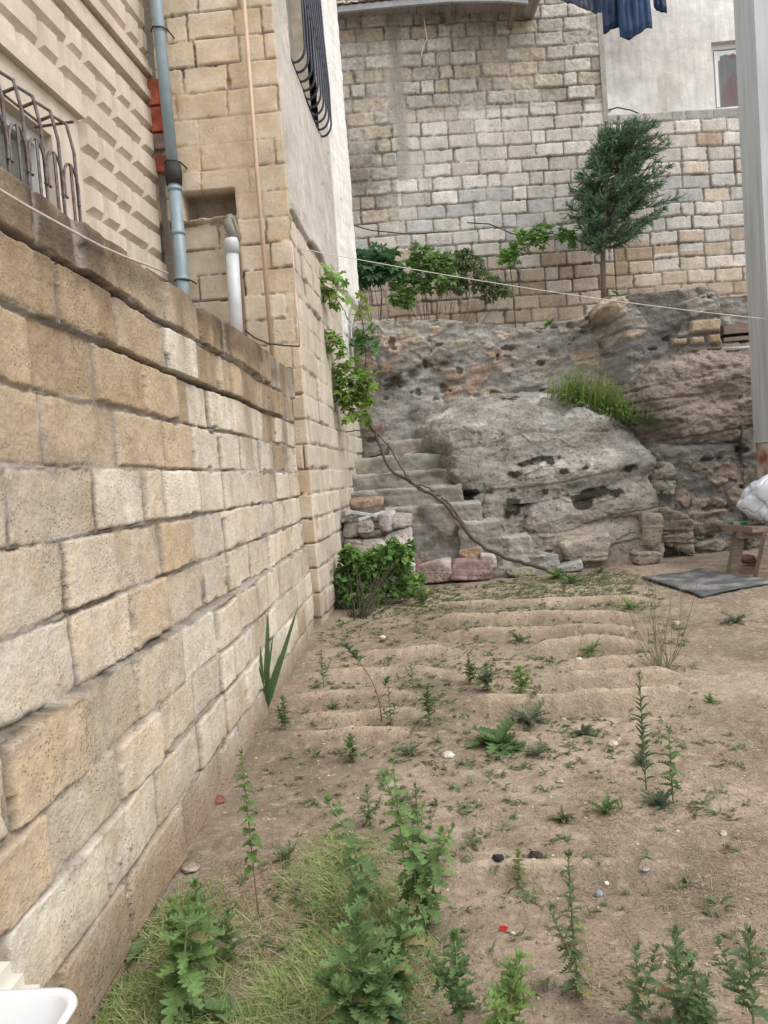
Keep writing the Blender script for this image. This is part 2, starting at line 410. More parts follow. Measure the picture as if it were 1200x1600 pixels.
# a ledge of old mortar under course 5 and deep open joints under the overhanging courses
ledge = np.exp(-((k['wv'] - .815) / .014) ** 2)
bx_ = lambda c, w: (1 - sstep(w - .0015, w + .0015, np.abs(k['wv'] - c + .003 * fbm(Yg * 16, Vg * 2, None, 49, 3))))
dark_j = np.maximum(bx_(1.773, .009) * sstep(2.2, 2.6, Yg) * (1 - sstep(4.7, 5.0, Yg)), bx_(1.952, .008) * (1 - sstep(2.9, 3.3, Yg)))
base_off = base_off + (ci >= 11) * (.022 * (R[1] - .5)); dep = base_off + k['depth'] * np.where(ci >= 10, 1.3, 1.0) - dark_j * .06 * (.6 + .4 * vn(Yg * 8, Vg * 3, None, 4))
crk = np.exp(-((k['d'] + .002) / .003) ** 2) * sstep(.05, .45, fbm(Yg * 4, Vg * 6, None, 28, 3)); dep -= crk * .010
dep += (.0030 * fbm(Yg * 22, Vg * 22, None, 29, 4) + .004 * fbm(Yg * 7, Vg * 7, None, 30, 3) * (R[3] > .5)) * k['face'] + .006 * fbm(Yg * 1.5, Vg * 1.5, None, 14, 3) + ledge * .012 * vn(Yg * 14, Vg * 20, None, 15)
# rain-worn left-over mortar smears
sm = sstep(.25, .5, fbm(Yg * 5, Vg * 7, None, 16, 4)) * sstep(.035, .012, np.abs(k['d']) + .0)
pal = np.array([(.59, .525, .445), (.50, .42, .325), (.43, .345, .25), (.57, .52, .445), (.39, .305, .21)])
pal = pal * 1.0; w_ = R[4]; cidx = np.where(w_ < .32, 0, np.where(w_ < .6, 1, np.where(w_ < .78, 2, np.where(w_ < .93, 3, 4))))
tanrow = (ci >= 9) & (w_ < .85); cidx = np.where(tanrow, np.where(R[2] < .5, 2, 4), cidx)
tanrow2 = (ci == 8) & ((Yg < 3.3) | (R[0] < .3)); cidx = np.where(tanrow2, np.where(R[2] < .6, 2, 4), cidx)
far_pale = (Yg > 3.2) & (ci <= 9) & (R[1] < .55); cidx = np.where(far_pale, 3, cidx)
pal[0] = (.57, .52, .445); pal[1] = (.55, .49, .405); pal[3] = (.62, .58, .51); pal[2] = (.47, .39, .29); pal[4] = (.40, .32, .225); cidx = np.where((ci <= 7) & ((cidx == 4) | ((cidx == 2) & (R[0] < .5))), 1, cidx)
C = pal[cidx] * (1 + .26 * (R[0] - .5))[..., None] * (1 + .10 * fbm(Yg * 3, Vg * 3, None, 17, 4))[..., None]
C *= (1 + .10 * fbm(Yg * 20, Vg * 5, None, 18, 3))[..., None]
warm = np.clip(fbm(Yg * 2.2, Vg * 3.5, None, 19, 4) * 1.8, 0, 1); C = mix(C, C * np.array((1.0, .88, .70)), warm * .38)
# dark weathering on the top course and far top stretch
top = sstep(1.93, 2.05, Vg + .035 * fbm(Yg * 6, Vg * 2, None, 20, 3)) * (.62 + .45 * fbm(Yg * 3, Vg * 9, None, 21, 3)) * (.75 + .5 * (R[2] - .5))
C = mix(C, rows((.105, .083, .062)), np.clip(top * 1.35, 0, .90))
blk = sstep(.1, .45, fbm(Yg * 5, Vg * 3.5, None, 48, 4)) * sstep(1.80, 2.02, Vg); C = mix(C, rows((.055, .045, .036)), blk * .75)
far_top = sstep(3.3, 4.8, Yg) * sstep(1.25, 1.6, Vg) * np.clip(.35 + fbm(Yg * 4, Vg * 1.3, None, 22, 4) * 1.5, 0, 1)
C = mix(C, rows((.17, .135, .10)), far_top * .75)
drip = sstep(1.55, 1.95, Vg) * np.clip(fbm(Yg * 9, Vg * .9, None, 23, 4) * 2.0 - .1, 0, 1); C = mix(C, rows((.17, .125, .08)), drip * .6)
damp = sstep(.42, .08, Vg + .05 * fbm(Yg * 3, Vg * 3, None, 24, 3)); C = mix(C, rows((.22, .155, .10)), damp * .72)
mortc = mix(rows((.36, .335, .30)), rows((.20, .18, .155)), np.clip(.5 + fbm(Yg * 6, Vg * 6, None, 25, 3), 0, 1))
mortc = mix(mortc, C, np.where(ci < 5, .30, .03))
C = mix(mortc, C, k['face']); C = mix(C, rows((.31, .28, .245)), sm * .6); C = mix(C, rows((.07, .058, .045)), crk * .75)
ledge_dark = ledge * np.clip(.5 + fbm(Yg * 9, Vg * 14, None, 26, 3) * 1.6, 0, 1) * (1 - sstep(2.6, 3.2, Yg)); C = mix(C, rows((.06, .055, .045)), ledge_dark * .9)  # ledge line darkened in patches, fading out towards the far end
C = mix(C, rows((.05, .042, .035)), dark_j * .6)  # shadow lines under the overhanging courses also painted into the joint colour
P = np.stack([XW + dep, Yg, Zg], -1)
me = sheet('block_wall', P, C, back=(-.22, 0, 0), flip=False)
W1 = link('block_wall', me, M_BLOCK, base=(XW - .1, 3.2, 0), smooth=False)
tag(W1, 'long low garden wall of tan limestone blocks with dark weathered top, running from the left foreground', 'wall')

# ------------------------------------------------------------------ tan limestone building in the middle (front face, side face, window)
BY = 6.05
rt = root('limestone_building', (-1.4, 7.5, 0), 'tall tan limestone block building with grey plastered side wall and barred upper window', 'building')
uu = np.arange(-1.99, -.8545, .0095); vv = np.concatenate([np.arange(-.1, 5.4, .0105), np.arange(5.4, 8.3, .05)])
Ug, Vg = np.meshgrid(uu, vv, indexing='ij')
VB = np.arange(-.17, 8.8, .1985)
k = masonry(Ug, Vg, VB, .36, 31, mort=.002, rnd=.008, edge=.005, wav=.006, recess=.018, jit=.3, half=.3, offs=.006)
R = k['R']
plas = sstep(3.25, 3.5, Vg) * (1 - sstep(4.35, 4.6, Vg)) * sstep(-1.0, -1.08, Ug) * np.clip(.75 + fbm(Ug * 4, Vg * 4, None, 32, 3), 0, 1)
plas = np.maximum(plas, .6 * sstep(.1, .5, fbm(Ug * 2.5, Vg * 2.5, None, 33, 3)))
dep = k['depth'] * (1 - plas * .85)
# broken-out recess for the waste pipe
hx0 = at(288, 318, BY).x; hx1 = at(368, 318, BY).x; hz0 = at(330, 338, BY).z; hz1 = at(330, 297, BY).z
hole = sstep(hx0 - .02, hx0, Ug) * (1 - sstep(hx1 - .012, hx1 + .004, Ug)) * sstep(hz0 - .01, hz0 + .02, Vg + .015 * fbm(Ug * 12, Vg * 3, None, 34, 2)) * (1 - sstep(hz1 - .01, hz1 + .006, Vg))
dep = dep - hole * (.15 + .03 * fbm(Ug * 14, Vg * 14, None, 34, 3))
lowrec = (1 - sstep(hz0 - .04, hz0, Vg)) * (1 - sstep(hx1 - .03, hx1 + .01, Ug)); dep = dep - lowrec * .06
C = mix(rows((.66, .60, .50)), rows((.61, .53, .42)), R[4]) * (1 + .12 * (R[2] - .5))[..., None]
C *= (1 + .10 * fbm(Ug * 4, Vg * 4, None, 35, 4))[..., None]
C = mix(C, rows((.60, .50, .38)), plas * .6); C = mix(C, rows((.46, .34, .21)), np.clip(fbm(Ug * 3, Vg * 3, None, 36, 3) * 2 - .5, 0, 1) * .45)
C = mix(C, rows((.46, .42, .37)), lowrec * .5)  # lower recess painted darker, as if shaded
jc = mix(rows((.10, .08, .06)), rows((.40, .33, .25)), np.clip(k['fill'] * .9, 0, 1)); C = mix(jc, C, np.clip(k['face'] + plas * .8, 0, 1))
C = mix(C, rows((.12, .10, .085)), hole * .85)  # shadow inside the broken-out hole painted into the colour
# grime next to the plant bed
C = mix(C, rows((.24, .18, .13)), sstep(.55, .2, Vg) * .6)
P = np.stack([Ug, BY - dep, Vg], -1)
link('front_wall', sheet('front_wall', P, C, back=(0, .18, 0), flip=False), M_TAN, rt, smooth=True)
# side face: from the corner to the pier, X as a function of Y
def sideX(Y, Z):
    a = -.855 + .040 * (Y - BY)
    pier = np.clip(Y - 8.78, 0, 2) * .13 * sstep(3.1, 3.6, Z) + np.clip(Y - 8.78, 0, 2) * .02
    return a + pier
ys_ = np.concatenate([np.arange(BY + .03, 9.62, .020)]); vs_ = np.concatenate([np.arange(-.1, 8.3, .0135)])
Yg, Vg = np.meshgrid(ys_, vs_, indexing='ij')
k = masonry(Yg, Vg, VB, .5, 31, mort=.002, rnd=.010, edge=.010, wav=.010, recess=.02, jit=.3, half=.1, offs=.010)
R = k['R']
zs = 3.42 + .03 * vn(Yg * 4, Vg * 2, None, 37)          # plaster starts above this height
st = sstep(zs, zs + .03, Vg)
cover = np.maximum(st, np.clip(.15 + fbm(Yg * 3, Vg * 3, None, 38, 3) * 1.4, 0, .8))
scr = fbm(Yg * 3, Vg * 10, None, 39, 4)
dep = k['depth'] * (1 - cover) + st * (.022 + .008 * scr + .012 * fbm(Yg * 1.2, Vg * 1.2, None, 40, 2)) 
cr = np.exp(-((Vg - zs - .01) / .02) ** 2) * (.5 + .5 * vn(Yg * 4, Vg * 0, None, 44)); dep -= cr * .04
crackn = np.abs(fbm(Yg * 1.6, Vg * 5, None, 45, 4)); crack = (1 - sstep(0, .022, crackn)) * sstep(-.1, .35, fbm(Yg * 2, Vg * 2, None, 46, 2)) * st; dep -= crack * .008
C = mix(rows((.54, .485, .41)), rows((.61, .55, .47)), R[4]) * (1 + .08 * (R[2] - .5))[..., None]
jc = mix(rows((.14, .115, .09)), rows((.42, .36, .29)), np.clip(k['fill'], 0, 1)); C = mix(jc, C, np.clip(k['face'] + cover * .9, 0, 1))
cz = mix(rows((.50, .47, .43)), rows((.60, .57, .53)), np.clip(.5 + fbm(Yg * 2.5, Vg * 2.5, None, 47, 4), 0, 1)); C = mix(C, cz, st)
white = sstep(8.70, 8.84, Yg) * sstep(2.2, 3.2, Vg); C = mix(C, rows((.82, .82, .80)), white)
C = mix(C, rows((.10, .085, .07)), np.clip(cr * .9, 0, 1) * (1 - white)); C = mix(C, rows((.20, .18, .155)), crack * .7 * (1 - white))
C = mix(C, rows((.24, .18, .13)), sstep(.5, .15, Vg) * .6)
P = np.stack([sideX(Yg, Vg) + dep, Yg, Vg], -1)
# window opening in the plastered face: cut quads out
wy0, wy1, wz0, wz1 = 6.60, 8.02, 4.86, 6.6
me = sheet('side_wall', P, C, back=(-.2, 0, 0))
import bmesh
bm = bmesh.new(); bm.from_mesh(me)
kill = [f for f in bm.faces if len(f.verts) == 4 and wy0 < f.calc_center_median().y < wy1 and wz0 < f.calc_center_median().z < wz1 and abs(f.normal.x) > .3]
bmesh.ops.delete(bm, geom=kill, context='FACES'); bm.to_mesh(me); bm.free()
link('side_wall', me, M_STUCCO, rt, smooth=True)
fm = MB(); xg = float(sideX(np.array(7.3), np.array(5.5)))
fm.box((xg - .3, wy0, wz0 - .02), (xg - .02, wy1, wz0 + .012)); fm.box((xg - .3, wy1, wz0), (xg - .02, wy1 + .02, wz1)); fm.box((xg - .3, wy0 - .02, wz0), (xg - .02, wy0, wz1)); fm.box((xg - .3, wy0, wz1), (xg - .02, wy1, wz1 + .02))
fr = fm.build('window_reveal', plain('reveal_plaster', (.62, .57, .48), .9), rt)
M_PVC = plain('white_plastic', (.78, .79, .79), .35, var=.03, bump=.02)
M_GLASS, nt, bs = mk('dark_window_glass'); bs.inputs['Base Color'].default_value = (.10, .12, .13, 1); bs.inputs['Roughness'].default_value = .06; bs.inputs['Specular IOR Level'].default_value = .8
def window_frame(name, y0, y1, z0, z1, x, parent, nm=2, w=.055, d=.05, axis='x'):
    m = MB()
    def bx(a0, a1, c0, c1, dd=0):
        if axis == 'x': m.box((x - d, a0, c0), (x + dd, a1, c1))
        else: m.box((a0, x - dd, c0), (a1, x + d, c1))
    bx(y0, y1, z0, z0 + w); bx(y0, y1, z1 - w, z1); bx(y0, y0 + w, z0 + w, z1 - w); bx(y1 - w, y1, z0 + w, z1 - w)
    for i in range(1, nm): c = y0 + (y1 - y0) * i / nm; bx(c - w / 2, c + w / 2, z0 + w, z1 - w, .004)
    f = m.build(name, M_PVC, parent)
    g = MB()
    if axis == 'x': g.box((x - d * .7, y0 + .02, z0 + .02), (x - d * .5, y1 - .02, z1 - .02))
    else: g.box((y0 + .02, x + d * .5, z0 + .02), (y1 - .02, x + d * .7, z1 - .02))
    gg = g.build('pane', M_GLASS, None); gg.parent = f; return f
f_ = window_frame('window', wy0, wy1, wz0, wz1, xg - .18, rt)
M_IRON = plain('dark_iron', (.045, .055, .085), .5, .3, scale=40)
gm = MB(); ng = 10
for i in range(ng):
    y = wy0 + .04 + (wy1 - wy0 + .02) * i / (ng - 1); xo = float(sideX(np.array(y), np.array(5.)))
    pts = [Vector((xo + .0, y, wz0 + .03))]
    for a in range(0, 7): q = a / 6 * PI / 2; pts.append(Vector((xo + .04 + .10 * math.sin(q), y, wz0 + .13 - .13 * math.cos(q) )))
    pts += [Vector((xo + .145, y, wz0 + .5)), Vector((xo + .13, y, wz0 + 1.0)), Vector((xo + .12, y, wz1 + .1))]
    gm.tube(pts, .011, n=6)
for z, o in ((wz0 + .03, .012), (wz0 + .62, .14), (wz0 + 1.3, .125)):
    gm.tube([Vector((float(sideX(np.array(wy0), np.array(5.))) + o, wy0 - .1 + .1, z)), Vector((float(sideX(np.array(wy1), np.array(5.))) + o, wy1 + .08, z))], .011, n=6)
gm.build('window_grille', M_IRON, rt)

# ------------------------------------------------------------------ rusticated beige house on the far left
hr = root('rusticated_house', (-2.1, 4, 0), 'beige house with raised staggered stone blocks and a barred window, upper left', 'house')
HX = lambda Y: -1.90 + .079 * (Y - 6.05)
Hdir = Vector((.079, 1, 0)).normalized(); Hn = Vector((1, -.079, 0)).normalized()
HO = Vector((HX(0), 0, 0))
def hp(s, o, z): p = HO + Hdir * s + Hn * o; return Vector((p.x, p.y, z))
wS0, wS1 = 1.0, None
pa = at(113, 300, 1); 
def house_s(px, py):
    d = ray(px, py); o = np.array((0, 0, CAMZ)); n = np.array(Hn); t = (np.array(HO) - o).dot(n) / d.dot(n); p = o + d * t
    return (p[0] - HO.x) * Hdir.x + (p[1] - HO.y) * Hdir.y, p[2]
sW, zW = house_s(113, 190)       # right end and head of the window surround
sG, zG = house_s(88, 200)
sM, zM = house_s(100, 300)
w0, w1, wb, wt = 1.9, sG - .12, 1.9, zG - .1
rng = random.Random(5)
# backing wall: four panels round the window opening
bw = MB(); cw = (.57, .505, .425)
S0, S1, Z0, Z1 = -1.0, 6.14, 0.0, 9.0
def slab(mb, s0, s1, z0, z1, o0, o1, c):
    p = [hp(s0, o0, z0), hp(s1, o0, z0), hp(s1, o1, z0), hp(s0, o1, z0), hp(s0, o0, z1), hp(s1, o0, z1), hp(s1, o1, z1), hp(s0, o1, z1)]
    mb.add(p, [(0, 1, 2, 3), (4, 7, 6, 5), (0, 4, 5, 1), (1, 5, 6, 2), (2, 6, 7, 3), (3, 7, 4, 0)], c)
slab(bw, S0, w0, Z0, Z1, -.3, 0, cw); slab(bw, w1, S1, Z0, Z1, -.3, 0, cw); slab(bw, w0, w1, Z0, wb, -.3, 0, cw); slab(bw, w0, w1, wt, Z1, -.3, 0, cw)
bw.build('wall', M_RUST, hr)
rb = MB()
def fru(s0, s1, z0, z1, h, bev):
    kk_ = 1 + rng.uniform(-.04, .04); cc = tuple(x * kk_ for x in (.60, .535, .455))
    j = lambda: rng.uniform(-.004, .004)
    a = [(s0, z0), (s1, z0), (s1, z1), (s0, z1)]; b = [(s0 + bev * .8 + j(), z0 + bev + j()), (s1 - bev * .8 + j(), z0 + bev + j()), (s1 - bev * .8 + j(), z1 - bev * .5 + j()), (s0 + bev * .8 + j(), z1 - bev * .5 + j())]
    p = [hp(s, -.004, z) for s, z in a] + [hp(s, h + rng.uniform(-.003, .003), z) for s, z in b]
    (rb if z0 > zc1 + .2 else rb_low).add(p, [(4, 5, 6, 7), (0, 1, 5, 4), (1, 2, 6, 5), (2, 3, 7, 6), (3, 0, 4, 7)], cc)
sb0, zb0 = house_s(132, 331)
rowh = .196; zstart = zb0 - rowh * 8; rb_low = MB()
zrc, _z = 0, 0
_, zc1 = house_s(172, 108)       # string course height
for r in range(0, 36):
    z0 = zstart + rowh * r
    if z0 > 8.6: break
    zc = z0 + rowh / 2
    s = -1.0 + (.34 if r % 2 else 0) + rng.uniform(-.05, .05); lng = True
    while s < S1 - .12:
        l = (.46 if lng else .215) + rng.uniform(-.02, .02); e = min(s + l, S1 - .02)
        if abs(zc - (zc1 + .2)) < .19: pass
        elif wb - .3 < zc < zW + .05 and w0 - .3 < e and s < sW + .04: 
            if s < sW + .04 < e - .08: fru(sW + .06, e, z0 + .004, z0 + rowh - .008, .045, .038)
        else: fru(s, e, z0 + .004, z0 + rowh - .008, .045, .038)
        s = e + .012; lng = not lng
rb.build('raised_blocks', M_RUST, hr); rb_low.build('raised_blocks', M_RUST, hr)
mo = MB()
for (dz, o, t) in ((.05, .055, .06), (.11, .035, .10), (.24, .07, .05), (.30, .045, .06)):
    slab(mo, -1, S1 - .01, zc1 + dz, zc1 + dz + t, 0, o, (.58, .515, .435))
slab(mo, -1, sW + .03, zW + .02, zW + .09, 0, .075, (.59, .525, .445))
slab(mo, w1, sW, wb - .2, zW + .02, 0, .03, (.59, .525, .445)); slab(mo, -1, w1, wt, zW + .02, 0, .03, (.59, .525, .445))
mo.build('moulding', M_RUST, hr)
# window: frame in the reveal, pane, curtain
wm = MB()
def rect(mb, s0, s1, z0, z1, o0, o1, c=(.8, .8, .8)): slab(mb, s0, s1, z0, z1, o0, o1, c)
rect(wm, w0, w1, wb, wb + .07, -.10, -.04); rect(wm, w0, w1, wt - .07, wt, -.10, -.04)
for s in (w0, w0 + .62, w1 - .07): rect(wm, s, s + .07, wb + .07, wt - .07, -.10, -.04)
hf = wm.build('window', M_PVC, hr)
gm = MB(); rect(gm, w0 + .03, w1 - .03, wb + .03, wt - .03, -.085, -.078); 
M_GLASS2, nt, bs = mk('window_glass'); bs.inputs['Base Color'].default_value = (.55, .6, .58, 1); bs.inputs['Roughness'].default_value = .05; bs.inputs['Transmission Weight'].default_value = .85; bs.inputs['IOR'].default_value = 1.3
gg = gm.build('pane', M_GLASS2, None); gg.parent = hf
cm = MB(); n = 90; vs = []; 
for i in range(n + 1):
    s = w0 + .05 + (w1 - w0 - .1) * i / n; o = -.17 + .018 * math.sin(i * .9) + .008 * math.sin(i * 2.3)
    vs += [hp(s, o, wb + .05), hp(s, o - .01, wt - .05)]
cm.add(vs, [(2 * i, 2 * i + 2, 2 * i + 3, 2 * i + 1) for i in range(n)], (.42, .47, .44))
cu = cm.build('curtain', leaf_mat('curtain_cloth', .3, .9), hr, smooth=True)
dm = MB(); rect(dm, w0 - .1, w1 + .1, wb - .1, wt + .1, -.34, -.30, (.05, .05, .05)); dm.build('room_back', M_RUST, hr)
# grille with curled bars
gm = MB()
bars = [w1 - .14 - .165 * i for i in range(9)]
for i, s in enumerate(bars):
    if s < 1.2: break
    zt = wt + .02
    pts = [hp(s, .03, zt), hp(s, .12, zt + .02), hp(s, .20, zt - .04), hp(s, .23, zt - .2), hp(s, .235, wb + .35), hp(s, .24, wb - .05)]
    gm.tube(pts, .0095, n=8)
    a = s - .083
    pts = []
    for t in range(13):
        q = PI * t / 12; pts.append(hp(a + .075 * math.cos(q), .24, zt - .42 + .12 * math.sin(q)))
    pts = [hp(a + .075 - .02, .24, zt - .50), hp(a + .075 - .004, .24, zt - .50)] + pts + [hp(a - .075 + .004, .24, zt - .50), hp(a - .075 + .02, .24, zt - .50)]
    gm.tube(pts, .0085, n=6); gm.tube([hp(a, .245, zt - .30), hp(a, .245, wb - .05)], .0085, n=6)
for z in (wt + .0, wb + .28): gm.tube([hp(bars[0] + .02, .0, z), hp(bars[0] + .02, .235, z)], .008, n=6)
gm.tube([hp(bars[0], .235, wb + .28), hp(1.1, .235, wb + .28)], .008, n=6); gm.tube([hp(bars[0], .03, wt + .02), hp(1.1, .03, wt + .02)], .008, n=6)
gm.build('window_grille', plain('grey_painted_iron', (.17, .165, .17), .5, .2, scale=30, dirt=(.12, .07, .05)), hr)

# ------------------------------------------------------------------ back wall
BX0 = -1.6
def backY(X): return 11.40 + .085 * (X + .8)
tops = [(-3, 8.9), (-.9, 8.62), (1.35, 8.62), (2.62, 8.28), (2.66, 8.25)]
zt_r = at(1040, 174, 11.8).z
xe = at(942, 100, 11.7).x
def back_section(name, x0, x1, ztop, seed, parent):
    us = np.arange(x0, x1, .0165); vs = np.linspace(1.8, 1, 2)
    nz = int((8.7 - 1.9) / .0165) if ztop is None else int((ztop - 1.9) / .0165)
    t = np.linspace(0, 1, nz); Ug, T = np.meshgrid(us, t, indexing='ij')
    tp = np.full_like(Ug, ztop) if ztop is not None else np.interp(Ug, [-1.6, 1.6, xe], [8.28, 8.50, at(936, 22, 11.7).z])
    Vg = 1.9 + (tp - 1.9) * T
    kk = masonry(Ug, Vg, np.arange(1.84, 9.0, .1995), .405, 77, mort=.0035, rnd=.016, edge=.010, wav=.012, recess=.022, jit=.12, half=.16, offs=.007)
    R = kk['R']; ci = kk['ci']
    # older coarse shell-stone part: upper left and top; then grey patches, tan bottom
    old = np.maximum((Vg > 6.55) * 1., ((Ug < -.0) & (Vg > 5.0)) * 1.) * (x0 < 1)
    strip = np.exp(-((Ug - .10 - .02 * vn(Vg * 3, Vg * 0, None, 3)) / .10) ** 4) * (Vg > 5.6) * (x0 < 1)
    pale_ = np.array([(.64, .61, .565), (.60, .565, .515), (.68, .65, .61), (.54, .505, .455)])
    old_ = np.array([(.50, .475, .43), (.58, .555, .51), (.43, .41, .365), (.50, .44, .36)])
    tan_ = np.array([(.52, .44, .355), (.49, .42, .345), (.42, .335, .26), (.56, .50, .42)])
    gry_ = np.array([(.50, .505, .49), (.54, .535, .515), (.56, .54, .50), (.47, .475, .46)])
    q = (R[4] * 3.999).astype(int); C = pale_[q]
    C = np.where((old > 0)[..., None], old_[q], C)
    rowg = (Vg > 4.35) & (Vg < 5.45) & (R[2] < .62); C = np.where((rowg & (old < 1))[..., None], gry_[q], C)
    tb = np.clip((4.62 - Vg) / .6, 0, 1); C = np.where((R[1] < tb)[..., None], tan_[q], C)
    if x0 > 1: C = np.where(((R[3] < .14) & (Vg > 4.3))[..., None], tan_[q] * 1.1, C)
    if x0 > 1: C = np.where((ci == ci.max())[..., None], gry_[q] * .8, C)
    C = C * (1 + .16 * (R[0] - .5))[..., None] * (1 + .10 * fbm(Ug * 3, Vg * 3, None, 80, 4))[..., None]
    C *= np.where(old > 0, 1 + .32 * fbm(Ug * 28, Vg * 28, None, 81, 3), 1 + .08 * fbm(Ug * 22, Vg * 22, None, 81, 3))[..., None]
    grime = np.clip(fbm(Ug * .8, Vg * .8, None, 82, 4) * 1.7 + .1, 0, 1) * np.where(old > 0, .30, .10); C = mix(C, rows((.19, .165, .135)), grime)
    stain = np.exp(-((Ug + .55) / .55) ** 2) * np.exp(-((Vg - 5.75) / .5) ** 2); C = mix(C, rows((.16, .14, .115)), np.clip(stain * (.6 + .6 * fbm(Ug * 5, Vg * 5, None, 83, 3)), 0, .8))
    dr = np.clip(fbm(Ug * 6, Vg * .7, None, 84, 3) * 2 - .5, 0, 1); C = mix(C, C * .72, dr * .6)
    jc = mix(rows((.14, .125, .11)), rows((.36, .335, .30)), np.clip(kk['fill'] * 1.0 - .1 + .25 * (old > 0), 0, 1)); C = mix(jc, C, kk['face'])
    dep = kk['depth'] * (1 + .6 * old) + old * .012 * fbm(Ug * 18, Vg * 18, None, 85, 3)
    C = mix(C, rows((.34, .325, .295)), strip * .85); dep = dep * (1 - strip * .8) + strip * .01
    P = np.stack([Ug, backY(Ug) - dep, Vg], -1)
    o = link(name, sheet(name, P, C, back=(0, .22, 0)), M_BLOCKFAR, parent, smooth=True); return o
br = root('back_wall', (1.5, 11.6, 1.8), 'high back wall of grey and tan limestone blocks closing the yard', 'wall')
back_section('tall_section', -1.6, xe, None, 1, br)
back_section('low_section', xe + .004, 6.2, zt_r, 2, br)
em = MB(); em.box((xe - .035, backY(xe) - .03, zt_r - .1), (xe + .035, backY(xe) + .26, at(936, 22, 11.7).z + .02), (.34, .325, .30)); em.build('cement_edge', M_CONC, br)

# terrace soil behind the rubble walls
tu, tv = np.meshgrid(np.linspace(-1.7, 6.2, 160), np.linspace(9.75, 12.3, 60), indexing='ij')
def tz(X, Y): return 2.86 + .05 * np.clip(X - 2, 0, 3) + .0 * Y
TZ = tz(tu, tv) + .03 * fbm(tu * 4, tv * 4, None, 91, 4)
TC = mix(rows((.20, .155, .11)), rows((.34, .27, .20)), np.clip(.5 + fbm(tu * 3, tv * 3, None, 92, 4), 0, 1))
tag(link('terrace_soil', sheet('terrace_soil', np.stack([tu, tv, TZ], -1), TC), M_SOIL, smooth=True), kind='structure')
# ------------------------------------------------------------------ rubble retaining walls
def rubble(us, nz, topf, baseZ, frontY, seed, pink=0.0, cover=0.5, dark=0.0, sc=(2.6, 4.6)):
    t = np.linspace(0, 1, nz); Ug, T = np.meshgrid(us, t, indexing='ij'); tp = topf(Ug) + .02 * fbm(Ug * 6, Ug * 0, None, seed, 3)
    Vg = baseZ + (tp - baseZ) * T
    wx = Ug + .12 * fbm(Ug * 3, Vg * 3, None, seed + 1, 3); wz = Vg + .10 * fbm(Ug * 3, Vg * 3, None, seed + 2, 3)
    f1, f2, idv = worley(wx * sc[0], wz * sc[1], seed); g1, g2, id2 = worley(wx * sc[0] * 2.3, wz * sc[1] * 2.0, seed + 30)
    gap = f2 - f1; gap2 = g2 - g1
    cov = cover + .55 * fbm(Ug * 1.3, Vg * 1.3, None, seed + 3, 3)
    st1 = sstep(.05, .20, gap + .10 * fbm(Ug * 14, Vg * 14, None, seed + 4, 3)) * (idv > cov)
    st2 = sstep(.06, .22, gap2 + .10 * fbm(Ug * 20, Vg * 20, None, seed + 5, 3)) * (id2 > cov + .15) * (1 - st1)
    s = np.maximum(st1, st2)
    str_ = fbm(Ug * 3 + .6 * Vg, Vg * 16 - Ug * 2.2, None, seed + 6, 4)
    dep = .045 * fbm(Ug * 2.2, Vg * 3, None, seed + 7, 4) + .022 * fbm(Ug * 11, Vg * 16, None, seed + 8, 4) + s * (.018 + .022 * str_) + .012 * str_
    holes = sstep(.42, .58, fbm(Ug * 5, Vg * 9, None, seed + 9, 4)); dep -= holes * .05
    pal = np.array([(.42, .37, .30), (.44, .36, .29), (.38, .35, .31), (.50, .43, .34), (.38, .29, .235), (.36, .335, .30)])
    q = (idv * 77 % 1 * 5.999).astype(int); q2 = (id2 * 91 % 1 * 5.999).astype(int)
    cem = mix(rows((.22, .212, .198)), rows((.42, .41, .39)), np.clip(.5 + fbm(Ug * 3, Vg * 3, None, seed + 10, 4) * 1.3, 0, 1))
    cem = cem * (1 - dark); C = mix(cem, pal[q], st1); C = mix(C, pal[q2], st2)
    if pink: C = mix(C, rows((.40, .29, .24)), np.clip(fbm(Ug * 2, Vg * 2, None, seed + 12, 3) + .2, 0, 1) * pink)
    C *= (1 + .35 * str_ * .8)[..., None]
    moss = sstep(.22, .42, fbm(Ug * 2.2, Vg * 4.5, None, seed + 13, 5)); C = mix(C, rows((.085, .078, .06)), moss * .6)
    wash = sstep(.1, .5, fbm(Ug * 1.4, Vg * 1.8, None, seed + 14, 4)); C = mix(C, rows((.40, .375, .34)), wash * .35)
    C = mix(C, rows((.06, .052, .042)), holes * .55)
    return Ug, Vg, dep, C
x0 = -.78; xr = at(928, 490, 9.6).x
def topL(u):
    P = [at(p[0], p[1], 9.6) for p in ((500, 503), (575, 502), (700, 500), (762, 507), (800, 512), (850, 509), (905, 498), (930, 488), (990, 488))]
    return np.interp(u, [p.x for p in P], [p.z for p in P])
Ug, Vg, dep, C = rubble(np.arange(x0, xr + .25, .0135), 235, topL, 0.0, 9.6, 200, cover=.70)
left_shade = sstep(-.15, -.75, Ug + .15 * fbm(Ug * 4, Vg * 4, None, 9, 3)) * sstep(3.1, 2.9, Vg); C = mix(C, rows((.12, .105, .085)), left_shade * .6)  # shaded left corner painted into the wall colour
ms = np.exp(-(((Ug - .05) / .45) ** 2)) * np.exp(-(((Vg - 2.55 - .25 * Ug) / .11) ** 2)); C = mix(C, rows((.055, .05, .035)), np.clip(ms * (1 + 1.6 * fbm(Ug * 9, Vg * 9, None, 8, 4)), 0, .9))
topb = sstep(.14, .0, topL(Ug) - Vg); C = mix(C, rows((.34, .325, .30)), topb * .5)
lw = link('rubble_wall', sheet('rubble_wall', np.stack([Ug, 9.62 - dep, Vg], -1), C, back=(0, .35, 0)), M_RUBBLE, base=(.5, 9.7, 0), smooth=True)
tag(lw, 'grey rubble retaining wall with black moss patches behind the stone steps', 'retaining wall')
